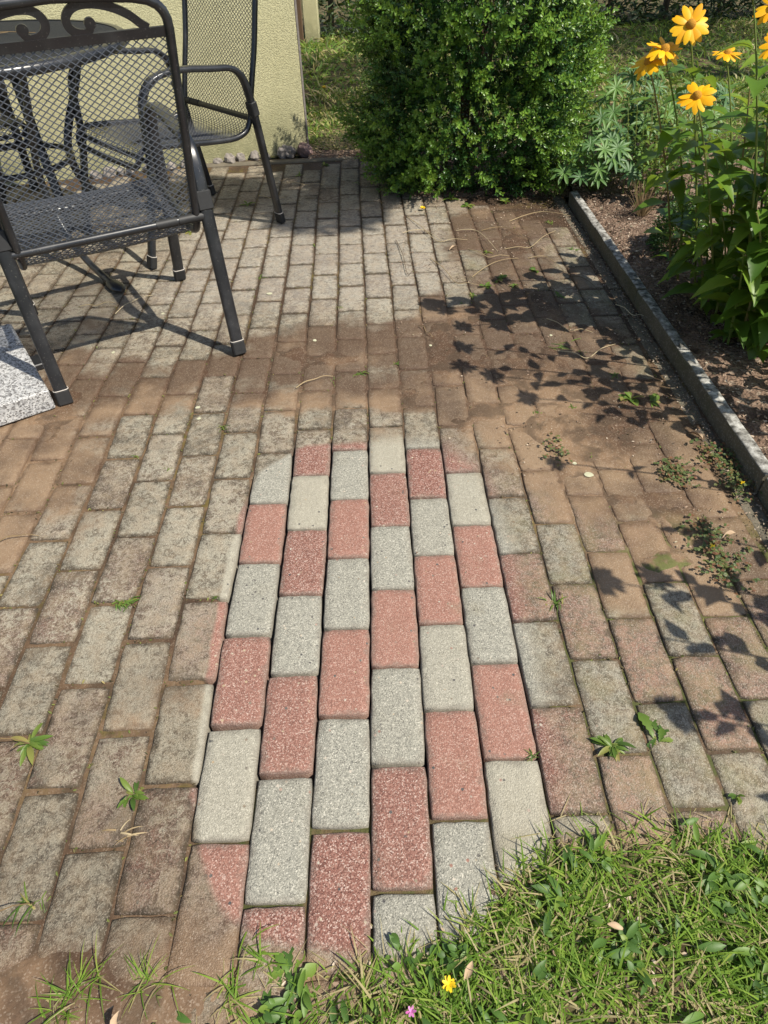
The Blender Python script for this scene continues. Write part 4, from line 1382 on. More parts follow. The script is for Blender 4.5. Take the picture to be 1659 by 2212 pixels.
# ------------------------------------------------------------------ tall orange daisies beside the kerb
leafmesh = []
for k in range(4):
    V, F = leaf_t([.02, .12, .235 + .01 * k, .28, .27, .24, .19, .13, .07, .005], .14 + .04 * k, .28 + .16 * k, serr=.05)
    V = np.array(V); V = np.vstack([V, [[-.02, -.12, .0], [.02, -.12, 0]]])
    F = [np.vstack([F[0], [[len(V) - 2, len(V) - 1, 2, 0]]])]
    leafmesh.append(mesh_np('leaf', V, F, M['helio'], smooth=True, tint=np.full(len(V), .2 * k)))
petalmesh = []
for k in range(3):
    V, F = leaf_t([.08, .14, .19, .21, .20, .15, .05], -.10, .10 + .14 * k)
    petalmesh.append(mesh_np('petal', V, F, M['petal'], smooth=True, tint=np.full(len(V), .3 * k)))
b = MB(); n8 = 12; vs = [(0, 0, .16)]
for j, (r0, z0) in enumerate(((.07, .14), (.13, .08), (.15, 0), (.11, -.05))): vs += [(r0 * math.cos(2 * math.pi * k / n8), r0 * math.sin(2 * math.pi * k / n8), z0) for k in range(n8)]
b.add(vs, [(0, 1 + k, 1 + (k + 1) % n8) for k in range(n8)] + [(1 + j * n8 + k, 1 + (j + 1) * n8 + k, 1 + (j + 1) * n8 + (k + 1) % n8, 1 + j * n8 + (k + 1) % n8) for j in range(3) for k in range(n8)])
diskmesh = b.mesh('flower_disk', M['disk'], smooth=True)
b = MB(); vs = []
for j, (r0, z0) in enumerate(((.02, -.16), (.10, -.10), (.13, -.02))): vs += [(r0 * math.cos(2 * math.pi * k / n8), r0 * math.sin(2 * math.pi * k / n8), z0) for k in range(n8)]
b.add(vs, [(j * n8 + k, (j + 1) * n8 + k, (j + 1) * n8 + (k + 1) % n8, j * n8 + (k + 1) % n8)[::-1] for j in range(2) for k in range(n8)])
calyxmesh = b.mesh('calyx', M['stem'], smooth=True)
rd = random.Random(21)


def flower(parent, pos, tilt, size, npet=15):
    fl = link('flower', diskmesh, parent, pos); q = Vector(tilt).to_track_quat('Z', 'Y'); fl.rotation_euler = q.to_euler(); fl.scale = (size,) * 3
    link('calyx', calyxmesh, fl)
    for k in range(npet):
        a = 2 * math.pi * k / npet + rd.uniform(-.12, .12)
        s_ = rd.uniform(.86, 1.08) * .48
        link('petal', petalmesh[rd.randrange(3)], fl, (math.cos(a) * .10, math.sin(a) * .10, rd.uniform(-.01, .02)), (rd.uniform(-.1, .35), rd.uniform(-.2, .2), a - math.pi / 2), (s_ * 1.02, s_, s_))


def daisy(base, stems, label, lsc=1.0):
    B = Vector((base[0], base[1], float(bed_h(np.array(base[0]), np.array(base[1]))) - .01))
    t = empty('daisy_plant', B, label=label, cat='flower plant')
    for (bx, by, tx, ty, tz, fl, cnt) in stems:
        p0 = Vector((bx, by, 0)) - Vector((B.x, B.y, 0)); p2 = Vector((tx, ty, tz)) - B
        p1 = p0.lerp(p2, .5) + Vector((rd.uniform(0.0, .04), rd.uniform(-.03, .03), .06))
        pts = [(1 - s_) ** 2 * p0 + 2 * s_ * (1 - s_) * p1 + s_ * s_ * p2 for s_ in [k / 12 for k in range(13)]]
        m = MB(); m.tube(pts, [.0042 - .0022 * k / 12 for k in range(13)], 6)
        st = link('stem', m.mesh('stem', M['stem'], smooth=True), t)
        st.data.attributes.new('tint', 'FLOAT', 'POINT')
        L = sum((pts[k + 1] - pts[k]).length for k in range(12))
        a = rd.uniform(0, 6.28)
        cnt += 2
        for k in range(cnt):
            f = .08 + (.86 if fl else .92) * (k + rd.uniform(-.15, .15)) / cnt
            f = min(.97, max(.04, f)); i = int(f * 12); P = pts[i].lerp(pts[min(12, i + 1)], f * 12 - i)
            a += math.pi / 2 + rd.uniform(-.3, .3)
            for s_ in (0, math.pi):
                if rd.random() < .08: continue
                ln = lsc * rd.uniform(.085, .13) * (1.0 if f < .6 else 1.0 - (f - .6) * 1.0) * (.85 if f < .15 else 1)
                el = rd.uniform(-.12, .6) + (.3 if f > .75 else 0)
                d = Vector((math.cos(a + s_) * math.cos(el), math.sin(a + s_) * math.cos(el), math.sin(el)))
                q = d.to_track_quat('Y', 'Z')
                lf = link('leaf', leafmesh[rd.randrange(4)], t, P + d * ln * .10)
                lf.rotation_euler = (q @ Vector((0, 0, 0)).to_track_quat('Y', 'Z') if False else q).to_euler()
                lf.scale = (ln * rd.uniform(.85, 1.1), ln, ln)
        if fl:
            tl, sz = fl
            flower(t, p2 + Vector(tl).normalized() * .006, tl, sz)
    return t


T = lambda x, y, z: (x, y, z)
# (root x, root y, top x, top y, top z, (facing, size) or None, leaf pairs)
daisy((1.20, 1.78), [(1.18, 1.78, .82, 1.50, .85, ((-.15, -.75, .62), .080), 6), (1.23, 1.80, .94, 1.62, .62, None, 6)],
      'daisy plant carrying the highest fully visible big orange flower')
daisy((1.17, 1.92), [(1.16, 1.90, .770, 1.50, .80, ((.15, -.35, .9), .078), 6), (1.15, 1.95, .742, 1.505, .775, ((-.5, -.3, .75), .074), 6)],
      'daisy plant with two orange flowers close together, leaning furthest left')
daisy((1.22, 1.66), [(1.20, 1.66, .820, 1.36, .73, ((-.35, -.45, .8), .076), 7), (1.25, 1.70, .96, 1.45, .60, None, 7)],
      'daisy plant with one orange flower lower than all others')
daisy((1.30, 1.88), [(1.30, 1.88, 1.02, 1.70, .752, ((.1, -.1, .98), .070), 7), (1.34, 1.92, 1.16, 1.80, .66, None, 7)],
      'daisy plant with the smallest, flat seen orange flower')
daisy((1.24, 1.50), [(1.22, 1.52, .900, 1.40, .925, ((-.1, .2, .95), .078), 8), (1.27, 1.54, 1.02, 1.42, .74, None, 8), (1.22, 1.44, 1.06, 1.36, .46, None, 6)],
      'daisy plant whose orange flower is cut by the top edge of the picture')
daisy((1.30, 1.58), [(1.30, 1.60, .985, 1.45, .885, ((-.4, -.5, .7), .074), 8), (1.33, 1.56, 1.12, 1.48, .70, None, 8), (1.28, 1.62, 1.12, 1.56, .50, None, 7)],
      'daisy plant at the right edge with a flower half out of the picture')
fill = [((1.16, 1.42), [(1.15, 1.42, 1.06, 1.36, .36, None, 5), (1.19, 1.44, 1.12, 1.40, .30, None, 5), (1.21, 1.38, 1.16, 1.33, .40, None, 6)], 'low leafy daisy shoots without flowers nearest the kerb'),
        ((1.22, 1.60), [(1.18, 1.60, 1.06, 1.55, .40, None, 6), (1.16, 1.66, 1.04, 1.62, .30, None, 5), (1.28, 1.48, 1.16, 1.42, .56, None, 7), (1.22, 1.56, 1.10, 1.47, .50, None, 7)], 'broad leafy daisy shoots filling the middle of the clump'),
        ((1.42, 1.75), [(1.40, 1.75, 1.24, 1.64, .72, None, 8), (1.46, 1.70, 1.32, 1.60, .60, None, 8), (1.44, 1.86, 1.30, 1.78, .64, None, 8), (1.42, 1.62, 1.24, 1.54, .60, None, 7)], 'leafy daisy stems at the back of the clump'),
        ((1.30, 1.38), [(1.28, 1.38, 1.18, 1.30, .5, None, 6), (1.34, 1.42, 1.22, 1.36, .62, None, 7), (1.38, 1.36, 1.26, 1.28, .7, None, 7), (1.26, 1.34, 1.20, 1.27, .30, None, 5)], 'leafy daisy shoots at the near right end of the clump')]
fill += [((1.52, 1.92), [(1.50, 1.90, 1.34, 1.78, .88, None, 9), (1.56, 1.84, 1.40, 1.74, .80, None, 9), (1.48, 2.0, 1.30, 1.90, .74, None, 8)], 'tallest flowerless daisy stems at the back right of the clump'),
         ((1.40, 1.52), [(1.38, 1.52, 1.14, 1.42, .86, None, 9), (1.42, 1.48, 1.20, 1.40, .74, None, 8), (1.36, 1.58, 1.12, 1.50, .80, None, 9)], 'tall flowerless daisy stems cut by the right picture edge')]
for bs, st, lb in fill: daisy(bs, st, lb)
near = [((1.34, 1.20), [(1.32, 1.20, .885, 1.17, .86, ((-.3, -.4, .8), .08), 8), (1.36, 1.16, .905, 1.03, .91, ((-.2, -.4, .8), .08), 8), (1.38, 1.24, 1.10, 1.18, .78, None, 7)]),
        ((1.36, .98), [(1.34, 1.0, .99, .97, .91, ((-.2, -.4, .8), .08), 8), (1.38, .95, 1.08, .84, .92, ((-.2, -.3, .8), .074), 9), (1.40, .9, 1.14, .80, .8, None, 9), (1.33, 1.05, 1.12, 1.03, .74, None, 8)]),
        ((1.34, .66), [(1.30, .66, 1.02, .585, .80, ((-.2, -.3, .8), .055), 2), (1.40, .62, 1.22, .55, .62, None, 4)]),
        ((1.30, .22), [(1.28, .30, 1.10, .22, .72, ((-.2, -.4, .8), .07), 8), (1.32, .20, 1.12, .13, .92, ((-.2, -.3, .8), .074), 8), (1.27, .12, 1.05, .06, .72, None, 8), (1.35, .38, 1.2, .34, .8, None, 8)]),
        ((1.28, -.08), [(1.26, -.05, 1.03, -.09, .70, None, 8), (1.3, -.12, 1.12, -.16, .85, ((-.2, -.3, .8), .074), 8), (1.24, -.2, 1.06, -.22, .6, None, 8)])]
for i, (bs, st) in enumerate(near):
    daisy(bs, st, lsc=.66 if i != 2 else .45, label=['tall daisy plant just right of the picture, throwing flower shaped shadows on the silt', 'second tall daisy plant along the kerb beyond the right picture edge',
                   'slender daisy plant beyond the right edge casting the lone bud shadow', 'bushy daisy plant beyond the right edge shading the lower right pavers',
                   'nearest daisy plant beyond the right edge beside the lawn'][i])

# ------------------------------------------------------------------ palm leaved clump, lance leaved stems, dwarf shrub
def palm_leaf(seed):
    r = random.Random(seed); n = r.choice((9, 10, 11)); P, D, N, S = [], [], [], []
    for k in range(n):
        a = 2 * math.pi * (k + .5) / n + r.uniform(-.06, .06)
        P.append((math.cos(a) * .02, math.sin(a) * .02, 0)); D.append((math.cos(a), math.sin(a), .30)); N.append((0, 0, 1)); S.append(r.uniform(.85, 1.1))
    S = np.array(S); V, F = inst(*leaf_t([.02, .07, .105, .115, .09, .01], .3, .25), P, D, N, S, S)
    return mesh_np('leaf', V, F, M['lupin'], smooth=True, tint=np.full(len(V), r.random()))


pm = [palm_leaf(k) for k in range(4)]


def lupin(c, n, hr, spread, label, lean=(0, 0)):
    B = Vector((c[0], c[1], .02)); t = empty('lupin_plant', B, label=label, cat='plant')
    m = MB()
    for i in range(n):
        a = rd.uniform(0, 6.28); q = spread * math.sqrt(rd.random()); h = rd.uniform(*hr)
        e = Vector((q * math.cos(a) + lean[0], q * math.sin(a) + lean[1], h * (1 - .35 * q / spread)))
        m.tube([(e.x * .12, e.y * .12, 0), (e.x * .5, e.y * .5, e.z * .6), e], [.0022, .002, .0014], 4)
        up = (Vector((math.cos(a) * .5, math.sin(a) * .5 - .35, 1)) + Vector((rd.uniform(-.3, .3), rd.uniform(-.3, .3), 0))).to_track_quat('Z', 'Y')
        lf = link('leaf', pm[rd.randrange(4)], t, e); lf.rotation_euler = up.to_euler(); s_ = rd.uniform(.045, .075); lf.scale = (s_,) * 3
    st = m.build('stalks', M['stem'], t); st.data.attributes.new('tint', 'FLOAT', 'POINT')


lupin((1.10, 2.86), 40, (.12, .30), .19, 'grey green lupin clump at the far end of the kerb, next to the shrub')
lupin((1.26, 3.16), 46, (.22, .52), .27, 'taller lupin clump behind, with upright finger shaped leaves', (.02, 0))
lupin((1.52, 3.2), 36, (.18, .46), .27, 'lupin clump partly hidden behind the two joined orange flowers')

lm = []
for k in range(3):
    V, F = leaf_t([.03, .10, .15, .155, .12, .06, .005], .2, .3 + .2 * k)
    lm.append(mesh_np('leaf', V, F, M['phlox'], smooth=True, tint=np.full(len(V), .3 * k)))


def lance_plant(c, n, hr, spread, label, name='lance_leaf_plant', ls=(.05, .085), mats=None, pairs=7):
    B = Vector((c[0], c[1], .015)); t = empty(name, B, label=label, cat='plant')
    m = MB()
    for i in range(n):
        a = rd.uniform(0, 6.28); q = spread * math.sqrt(rd.random()); h = rd.uniform(*hr)
        b0 = Vector((q * .6 * math.cos(a), q * .6 * math.sin(a), 0)); e = Vector((q * math.cos(a), q * math.sin(a), h))
        m.tube([b0, (b0 + e) / 2 + Vector((.01, 0, .01)), e], [.0025, .002, .0012], 4)
        aa = rd.uniform(0, 6.28)
        for k in range(pairs):
            f = .25 + .75 * (k + .5) / pairs; P = b0.lerp(e, f); aa += 1.57 + rd.uniform(-.3, .3)
            for s_ in (0, math.pi):
                el = .3 + .5 * max(0, f - .7)
                d = Vector((math.cos(aa + s_), math.sin(aa + s_), el + rd.uniform(-.3, .3)))
                lf = link('leaf', (mats or lm)[rd.randrange(3)], t, P); lf.rotation_euler = d.to_track_quat('Y', 'Z').to_euler(); L = rd.uniform(*ls) * (1.1 - .5 * f)
                lf.scale = (L,) * 3
    st = m.build('stems', M['stem'], t); st.data.attributes.new('tint', 'FLOAT', 'POINT')


lance_plant((1.30, 2.74), 14, (.20, .44), .16, 'light green lance leaved stems between the lupins and the daisies')
lance_plant((1.42, 2.95), 13, (.25, .48), .18, 'yellow green lance leaved stems behind the first ones')
lance_plant((1.50, 2.52), 13, (.20, .46), .18, 'light green lance leaved shoots behind the left daisy stems')
lance_plant((1.03, 2.98), 8, (.10, .24), .08, 'small lance leaved shoot at the head of the kerb', ls=(.035, .055))
lance_plant((.93, 2.84), 6, (.06, .14), .07, 'little lance leaved shoot growing on the paving at the kerb end', ls=(.035, .05), pairs=4)
lance_plant((1.36, 2.42), 3, (.06, .14), .06, 'tiny seedling shoot on the bare soil of the bed', ls=(.02, .035), pairs=4)

b = MB(); r_ = random.Random(31)
B = (1.22, 2.52, .03)
for i in range(70):
    a = r_.uniform(0, 6.28); h = r_.uniform(.04, .16); q = r_.uniform(.01, .10)
    b.tube([(q * .2 * math.cos(a), q * .2 * math.sin(a), 0), (q * .7 * math.cos(a), q * .7 * math.sin(a), h * .7), (q * math.cos(a), q * math.sin(a), h)], [.0012, .001, .0006], 4)
o = b.build('dry_stalk_clump', M['straw']); o.location = B
tag(o, 'clump of dry brown stalks on the bare soil beside the kerb', 'dry plant')

dw = empty('dwarf_shrub', (1.235, 2.15, .03), label='small round dark dwarf shrub half hidden by the daisy leaves', cat='shrub')
n = 4200; D = rand_dir(n, -.15, 1); q = rng.uniform(.55, 1.03, n)[:, None]
V, F = inst(*SMALL, D * q * [.105, .105, .20], D + rng.normal(0, .5, D.shape), rng.normal(0, 1, D.shape) + [0, 0, .6], rng.uniform(.011, .018, n), rng.uniform(.004, .007, n))
acc = Acc(); acc.add(V, F, rng.random(n) * .9)
o = link('foliage', acc.mesh('foliage', M['bush']), dw); o['kind'] = 'stuff'
b = MB(); b.tube([(0, 0, -.04), (0, 0, .12)], [.008, .004], 6); b.build('stem', M['twig'], dw)

# ------------------------------------------------------------------ small weeds of the joints
def tuft_mesh(kind, seed, n, L, mat, W=.1, zlo=.05, zhi=.7):
    r = np.random.default_rng(seed)
    tpl = {'grass': blade_t(1.3, 4), 'lance': LANCE, 'oval': OVAL, 'dand': DAND, 'flat': blade_t(.7, 4)}[kind]
    a = r.uniform(0, 2 * np.pi, n); z = r.uniform(zlo, zhi, n); rr = np.sqrt(1 - z * z)
    D = np.stack([rr * np.cos(a), rr * np.sin(a), z], 1)
    P = np.stack([r.normal(0, .10, n), r.normal(0, .28 if kind in ('grass', 'flat') else .07, n), np.full(n, .01)], 1) * L
    S = r.uniform(.35, 1.15, n) * L
    Wd = S * (W if kind in ('grass', 'flat') else 1.0 * W * 6)
    V, F = inst(*tpl, P, D, np.tile([0, 0, 1.], (n, 1)) + r.normal(0, .15, (n, 3)), S, Wd)
    acc = Acc(); acc.add(V, F, r.random(n)); return acc


def weed(u, v, kind, n, L, label, W=.1, zlo=.05, zhi=.6, mat='weed', z=0.0, name='weed', cat='weed', stalks=0, dry=0):
    p = at(u, v)
    L = L * (1.3 if v < 900 else 1.1)
    a = tuft_mesh(kind, int(u * 7 + v), int(n * 1.3), L, None, W, zlo, zhi)
    o = link(name, a.mesh(name, M[mat], kind not in ('grass', 'flat')), None, (p[0], p[1], z)); o.rotation_euler = (0, 0, u)
    tag(o, label, cat)
    if stalks:
        b = MB(); r = random.Random(u)
        for k in range(stalks):
            an = r.uniform(0, 6.28); h = L * r.uniform(1.0, 1.7)
            b.tube([(0, 0, 0), (math.cos(an) * h * .3, math.sin(an) * h * .3, h * .6), (math.cos(an) * h * .6, math.sin(an) * h * .6, h * .9)], [.0009, .0008, .0012], 4)
        b.build('seed_stalk', M['straw'], o)
    return o


weed(66, 1606, 'lance', 17, .038, 'largest weed rosette, in the joint near the left picture edge', .13, .05, .5, stalks=2)
weed(288, 1716, 'lance', 12, .030, 'weed rosette with a tall thin seed head at lower left', .14, .1, .7, stalks=1)
weed(268, 1806, 'grass', 6, .030, 'pale thin grass sprig at lower left below the seed head weed', .09, .4, .9, 'straw')
weed(272, 1302, 'grass', 18, .032, 'yellowish grass tuft in a left joint crossing', .11, .05, .5)
weed(352, 1062, 'grass', 11, .026, 'small pale grass tuft left of the washed patch top', .1, .05, .4)
weed(366, 1012, 'grass', 8, .018, 'tiny green tuft above the pale one, left side', .1, .2, .7)
weed(484, 924, 'grass', 9, .026, 'thin upright grass tuft left of the washed patch', .09, .4, .9)
weed(466, 1292, 'grass', 7, .018, 'tiny curled tuft at the left rim of the washed patch', .1, .1, .7)
weed(293, 985, 'grass', 8, .016, 'flat mossy tuft on the left joint crossing', .12, .1, .5)
weed(778, 806, 'grass', 9, .026, 'small tuft in the silt band above the washed patch', .12, .1, .6)
weed(856, 786, 'grass', 8, .024, 'right hand one of two small tufts in the silt band', .12, .1, .5)
weed(722, 822, 'grass', 6, .024, 'thin tuft left below the two silt band tufts', .08, .4, .9)
weed(732, 664, 'grass', 5, .020, 'tiny tuft in the joint below the dappled shade', .08, .3, .9)
weed(560, 600, 'grass', 10, .024, 'grass tuft right of the near chair leg', .1, .1, .6)
weed(536, 442, 'lance', 12, .030, 'leafy tuft between the two chairs on the paving', .11, .2, .7)
weed(410, 502, 'oval', 8, .024, 'light green rosette under the near chair sleeve', .12, .1, .5)
weed(648, 380, 'lance', 8, .024, 'small green weed below the corner of the yellow wall', .12, .2, .8)
weed(700, 358, 'oval', 9, .024, 'roundish leaved weed on the edging past the wall corner', .13, .2, .8)
weed(772, 396, 'grass', 10, .032, 'grass tuft on the shaded paving left of the shrub', .1, .1, .6)
weed(720, 458, 'grass', 9, .024, 'dull tuft on the shaded paving below the wall corner', .1, .1, .6)
weed(678, 532, 'grass', 9, .024, 'tuft right of the far chair leg shadow', .1, .1, .6)
weed(1192, 1302, 'grass', 14, .026, 'bright green tuft right of the washed patch', .12, .3, .9)
weed(1150, 1632, 'grass', 8, .018, 'tiny tuft at the washed patch lower right corner', .1, .2, .8)
weed(1322, 1612, 'lance', 22, .034, 'bushy many leaved weed among the lower right pavers', .13, .1, .7)
weed(1418, 1596, 'dand', 6, .045, 'serrated leaved weed with one yellowing leaf at lower right', .15, .05, .5)
weed(1592, 1722, 'oval', 6, .016, 'very small yellow seedling between lower right pavers', .12, .2, .8)
weed(74, 1950, 'grass', 12, .042, 'wiry grass sprig at the lower left edge', .06, .2, .8, stalks=2)
weed(150, 2160, 'grass', 120, .055, 'large spiky grass tuft in the lower left corner', .032, .1, .9, 'grass')
weed(322, 2120, 'grass', 34, .052, 'second grass tuft right of the corner one', .03, .05, .8, 'grass')
weed(500, 2150, 'grass', 26, .050, 'dry looking grass tuft on the bare earth at the bottom', .045, .1, .8, 'grass')
weed(620, 2110, 'dand', 9, .045, 'jagged dandelion leaves at the lawn edge near the bottom', .13, .1, .6, 'herb')
weed(560, 2060, 'grass', 20, .045, 'thin tuft where lawn meets the washed patch', .05, .2, .9, 'grass')
weed(1360, 862, 'oval', 12, .030, 'shaded clover like weed next to the edging', .13, .2, .7)
weed(1408, 868, 'oval', 9, .034, 'pale lobed weed in the shade beside the kerb', .14, .1, .6)
weed(1330, 812, 'lance', 9, .026, 'slim leaved weed in the daisy shadow', .1, .1, .5)
weed(1215, 748, 'flat', 13, .050, 'long bladed flat grass in the daisy shadow', .05, .0, .25)
weed(1262, 762, 'flat', 9, .045, 'right hand long bladed grass in the daisy shadow', .05, .0, .25)
weed(1080, 602, 'oval', 8, .026, 'green seedling on the brown silt, upper right', .14, .2, .7)
weed(1048, 620, 'oval', 6, .022, 'left seedling of the pair on the brown silt', .14, .2, .7)
weed(1112, 618, 'lance', 8, .022, 'right seedling near the pair on the silt', .13, .2, .7)
weed(1158, 585, 'oval', 7, .024, 'seedling beside the stray stalks', .13, .2, .7)
weed(1205, 640, 'lance', 8, .024, 'small weed above the daisy shadow', .12, .2, .7)
weed(1020, 640, 'lance', 7, .022, 'lone weed at the silt edge', .12, .2, .7)
weed(1052, 546, 'lance', 13, .022, 'spiky weed below the shrub on the silt', .12, .1, .5)
weed(1000, 655, 'grass', 7, .018, 'tiny tuft left of the daisy shadow', .1, .2, .7)
weed(1160, 892, 'grass', 12, .022, 'yellow tuft below the daisy shadow', .1, .1, .5, 'weed')
weed(1238, 880, 'grass', 9, .018, 'second yellow tuft below the daisy shadow, further right', .1, .1, .5, 'weed')
weed(1428, 1040, 'grass', 6, .016, 'tiny tuft between creeping weeds and washed patch', .1, .2, .7)
weed(868, 376, 'oval', 15, .045, 'pale green broad leaved weed at the left foot of the shrub', .13, .2, .8, 'herb')
weed(972, 432, 'lance', 16, .034, 'yellow green weed at the front foot of the shrub', .13, .2, .8)
weed(1010, 446, 'oval', 12, .026, 'small round leaved weed at the shrub front', .13, .1, .6)
weed(1092, 436, 'oval', 12, .028, 'reddish green weed at the right foot of the shrub', .13, .1, .6)
weed(1186, 480, 'grass', 10, .022, 'tuft near the kerb head on the silt', .1, .1, .6)
weed(1242, 540, 'grass', 9, .028, 'tuft against the edging slab', .1, .1, .6)


def creeping(name, pts, n, label):
    acc = Acc(); r = np.random.default_rng(len(pts) * 13 + n)
    P = []
    for _ in range(n):
        i = r.integers(0, len(pts)); q = at(*pts[i]); P.append((q[0] + r.normal(0, .022), q[1] + r.normal(0, .03), .008 + r.random() * .008))
    P = np.array(P)
    for k in range(3):
        a = r.uniform(0, 2 * np.pi, n)
        D = np.stack([np.cos(a), np.sin(a), np.full(n, .1)], 1)
        V, F = inst(*OVAL, P, D, np.tile([0, 0, 1.], (n, 1)) + r.normal(0, .2, (n, 3)), r.uniform(.006, .011, n), r.uniform(.008, .015, n))
        acc.add(V, F, r.random(n))
    o = link(name, acc.mesh(name, M['creep'], True)); tag(o, label, 'weed')
    return o


M['creep'] = mat_leaf('oxalis_leaf', [(0, (.05, .08, .03)), (.45, (.10, .14, .045)), (.7, (.14, .15, .05)), (.8, (.15, .07, .035)), (1, (.20, .09, .05))], .25, .5, objr=False)
creeping('creeping_weed', [(1560, 1000), (1575, 1030), (1590, 1060), (1540, 985), (1600, 1010)], 170, 'reddish green creeping weed against the kerb, upper of two mats')
creeping('creeping_weed', [(1530, 1170), (1545, 1210), (1560, 1240), (1580, 1200), (1520, 1150)], 150, 'lower creeping weed mat near the right edge with tiny yellow flowers')
creeping('creeping_weed', [(1462, 1028)], 80, 'small dark creeping weed between the two mats and the shadow')
creeping('creeping_weed', [(1195, 975), (1210, 985)], 26, 'tiny reddish weed at the tip of the lone bud shadow')


def small_flower(u, v, z, mat, rad, n, label, name, stem=True, g=None):
    p = at(u, v, z); t = empty(name, (p[0], p[1], 0), label=label, cat='flower', group=g)
    r = np.random.default_rng(int(u)); a = 2 * np.pi * np.arange(n) / n + r.normal(0, .1, n)
    lay = np.where(np.arange(n) % 2, .25, .75)
    D = np.stack([np.cos(a), np.sin(a), lay], 1)
    V, F = inst(*leaf_t([.10, .20, .22, .12], .1, .1), np.zeros((n, 3)) + [0, 0, z], D, np.tile([0, 0, 1.], (n, 1)), rad * r.uniform(.85, 1.1, n), rad)
    acc = Acc(); acc.add(V, F, r.random(n)); link('blossom', acc.mesh('blossom', M[mat], True), t)
    b = MB(); b.tube([(0, 0, -.005), (0.003, .002, z * .5), (0, 0, z)], .0011, 5); s_ = b.build('stem', M['stem'], t); s_.data.attributes.new('tint', 'FLOAT', 'POINT')


small_flower(913, 450, .012, 'yellow', .014, 16, 'yellow dandelion head lying on the paving before the shrub', 'dandelion')
small_flower(700, 190, .06, 'yellow', .022, 18, 'yellow dandelion in the shaded grass behind the wall corner', 'dandelion')
small_flower(970, 2127, .035, 'yellow', .0105, 9, 'yellow flower in the lawn at the bottom', 'lawn_flower')
small_flower(888, 2186, .03, 'pink', .008, 6, 'little pink flower in the lawn at the very bottom', 'lawn_flower')
small_flower(1458, 392, .16, 'pink', .020, 6, 'small magenta flower behind the daisy stems', 'bed_flower')
small_flower(1603, 1043, .02, 'yellow', .008, 5, 'tiny yellow flower on the upper creeping weed', 'weed_flower')
small_flower(1538, 1180, .02, 'yellow', .007, 5, 'tiny yellow flower on the lower creeping weed', 'weed_flower')

# ------------------------------------------------------------------ stray stalks and litter
stk = [(855, 520, 905, 590, 40), (880, 470, 1010, 520, 30), (985, 500, 1075, 545, -20), (930, 560, 1040, 620, 25), (1040, 500, 1140, 520, -15), (1100, 480, 1240, 470, -14),
       (1060, 600, 1180, 640, 20), (1140, 560, 1220, 590, -16), (1010, 540, 1100, 555, 12), (1020, 600, 1120, 560, -10), (1090, 540, 1200, 500, 18), (1180, 690, 1280, 720, 14),
       (1230, 600, 1300, 640, -12), (870, 505, 960, 525, -14), (1330, 660, 1400, 690, 10), (1205, 760, 1330, 745, 26), (0, 1172, 85, 1160, -4), (905, 705, 935, 730, 3),
       (660, 430, 745, 425, 10), (560, 425, 620, 430, 6), (250, 680, 330, 640, -6), (170, 665, 250, 655, 4), (640, 840, 720, 815, -4), (620, 395, 700, 400, 5)]
stk_lab = {0: 'first long stalk right of the stray dandelion head', 1: 'stalk arching below the stray dandelion head', 2: 'stalk crossing onto the brown silt in the middle', 3: 'stalk running along the edge of the dark silt',
           4: 'pale stalk on the puddle brown silt below the shrub', 5: 'long stalk reaching toward the kerb head', 6: 'stalk just above the leafy part of the daisy shadow', 7: 'stalk among seedlings on the upper silt',
           8: 'short stalk beside the spiky weed on the silt', 9: 'stalk under the pair of silt seedlings', 10: 'stalk between spiky weed and edging slab', 11: 'stalk inside the upper daisy shadow',
           12: 'stalk near the edging, above the daisy shadow', 13: 'short stalk near the stray dandelion head', 14: 'dark twig lying against the kerb', 18: 'stalk on shaded pavers under the wall corner', 19: 'stalk left of the far chair leg tip',
           22: 'straw piece in the middle of the silt band', 23: 'stalk beside the far chair on the rear pavers',
           16: 'straight straw stalk on the left silted pavers at the picture edge', 15: 'long curved stalk lying in the daisy shadow', 17: 'short thin twig on the paving left of the daisy shadow',
           20: 'straw stalk under the near chair', 21: 'second, flatter straw stalk under the near chair'}
for i, (u0, v0, u1, v1, bd) in enumerate(stk):
    a = at(u0, v0); c = at(u1, v1); m_ = at((u0 + u1) / 2, (v0 + v1) / 2 + bd)
    P = smooth_path([(a[0], a[1], .004), ((a[0] + m_[0]) / 2 + rd.uniform(-.006, .006), (a[1] + m_[1]) / 2, .012), (m_[0], m_[1], .008), ((c[0] + m_[0]) / 2, (c[1] + m_[1]) / 2 + rd.uniform(-.008, .008), .012), (c[0], c[1], .004)], 4)
    b = MB(); b.tube(P, [.0015 - .0008 * k / len(P) for k in range(len(P))], 5)
    o = b.build('dry_stalk', M['straw'] if i % 6 else M['twig'], smooth=True)
    at_ = np.zeros(len(o.data.vertices), np.float32) + rd.random(); o.data.attributes.new('tint', 'FLOAT', 'POINT').data.foreach_set('value', at_)
    tag(o, stk_lab.get(i, 'thin dry stalk lying curled on the far half of the paving'), 'stalk', None if i in stk_lab else 'dry stalks scattered over the far paving')

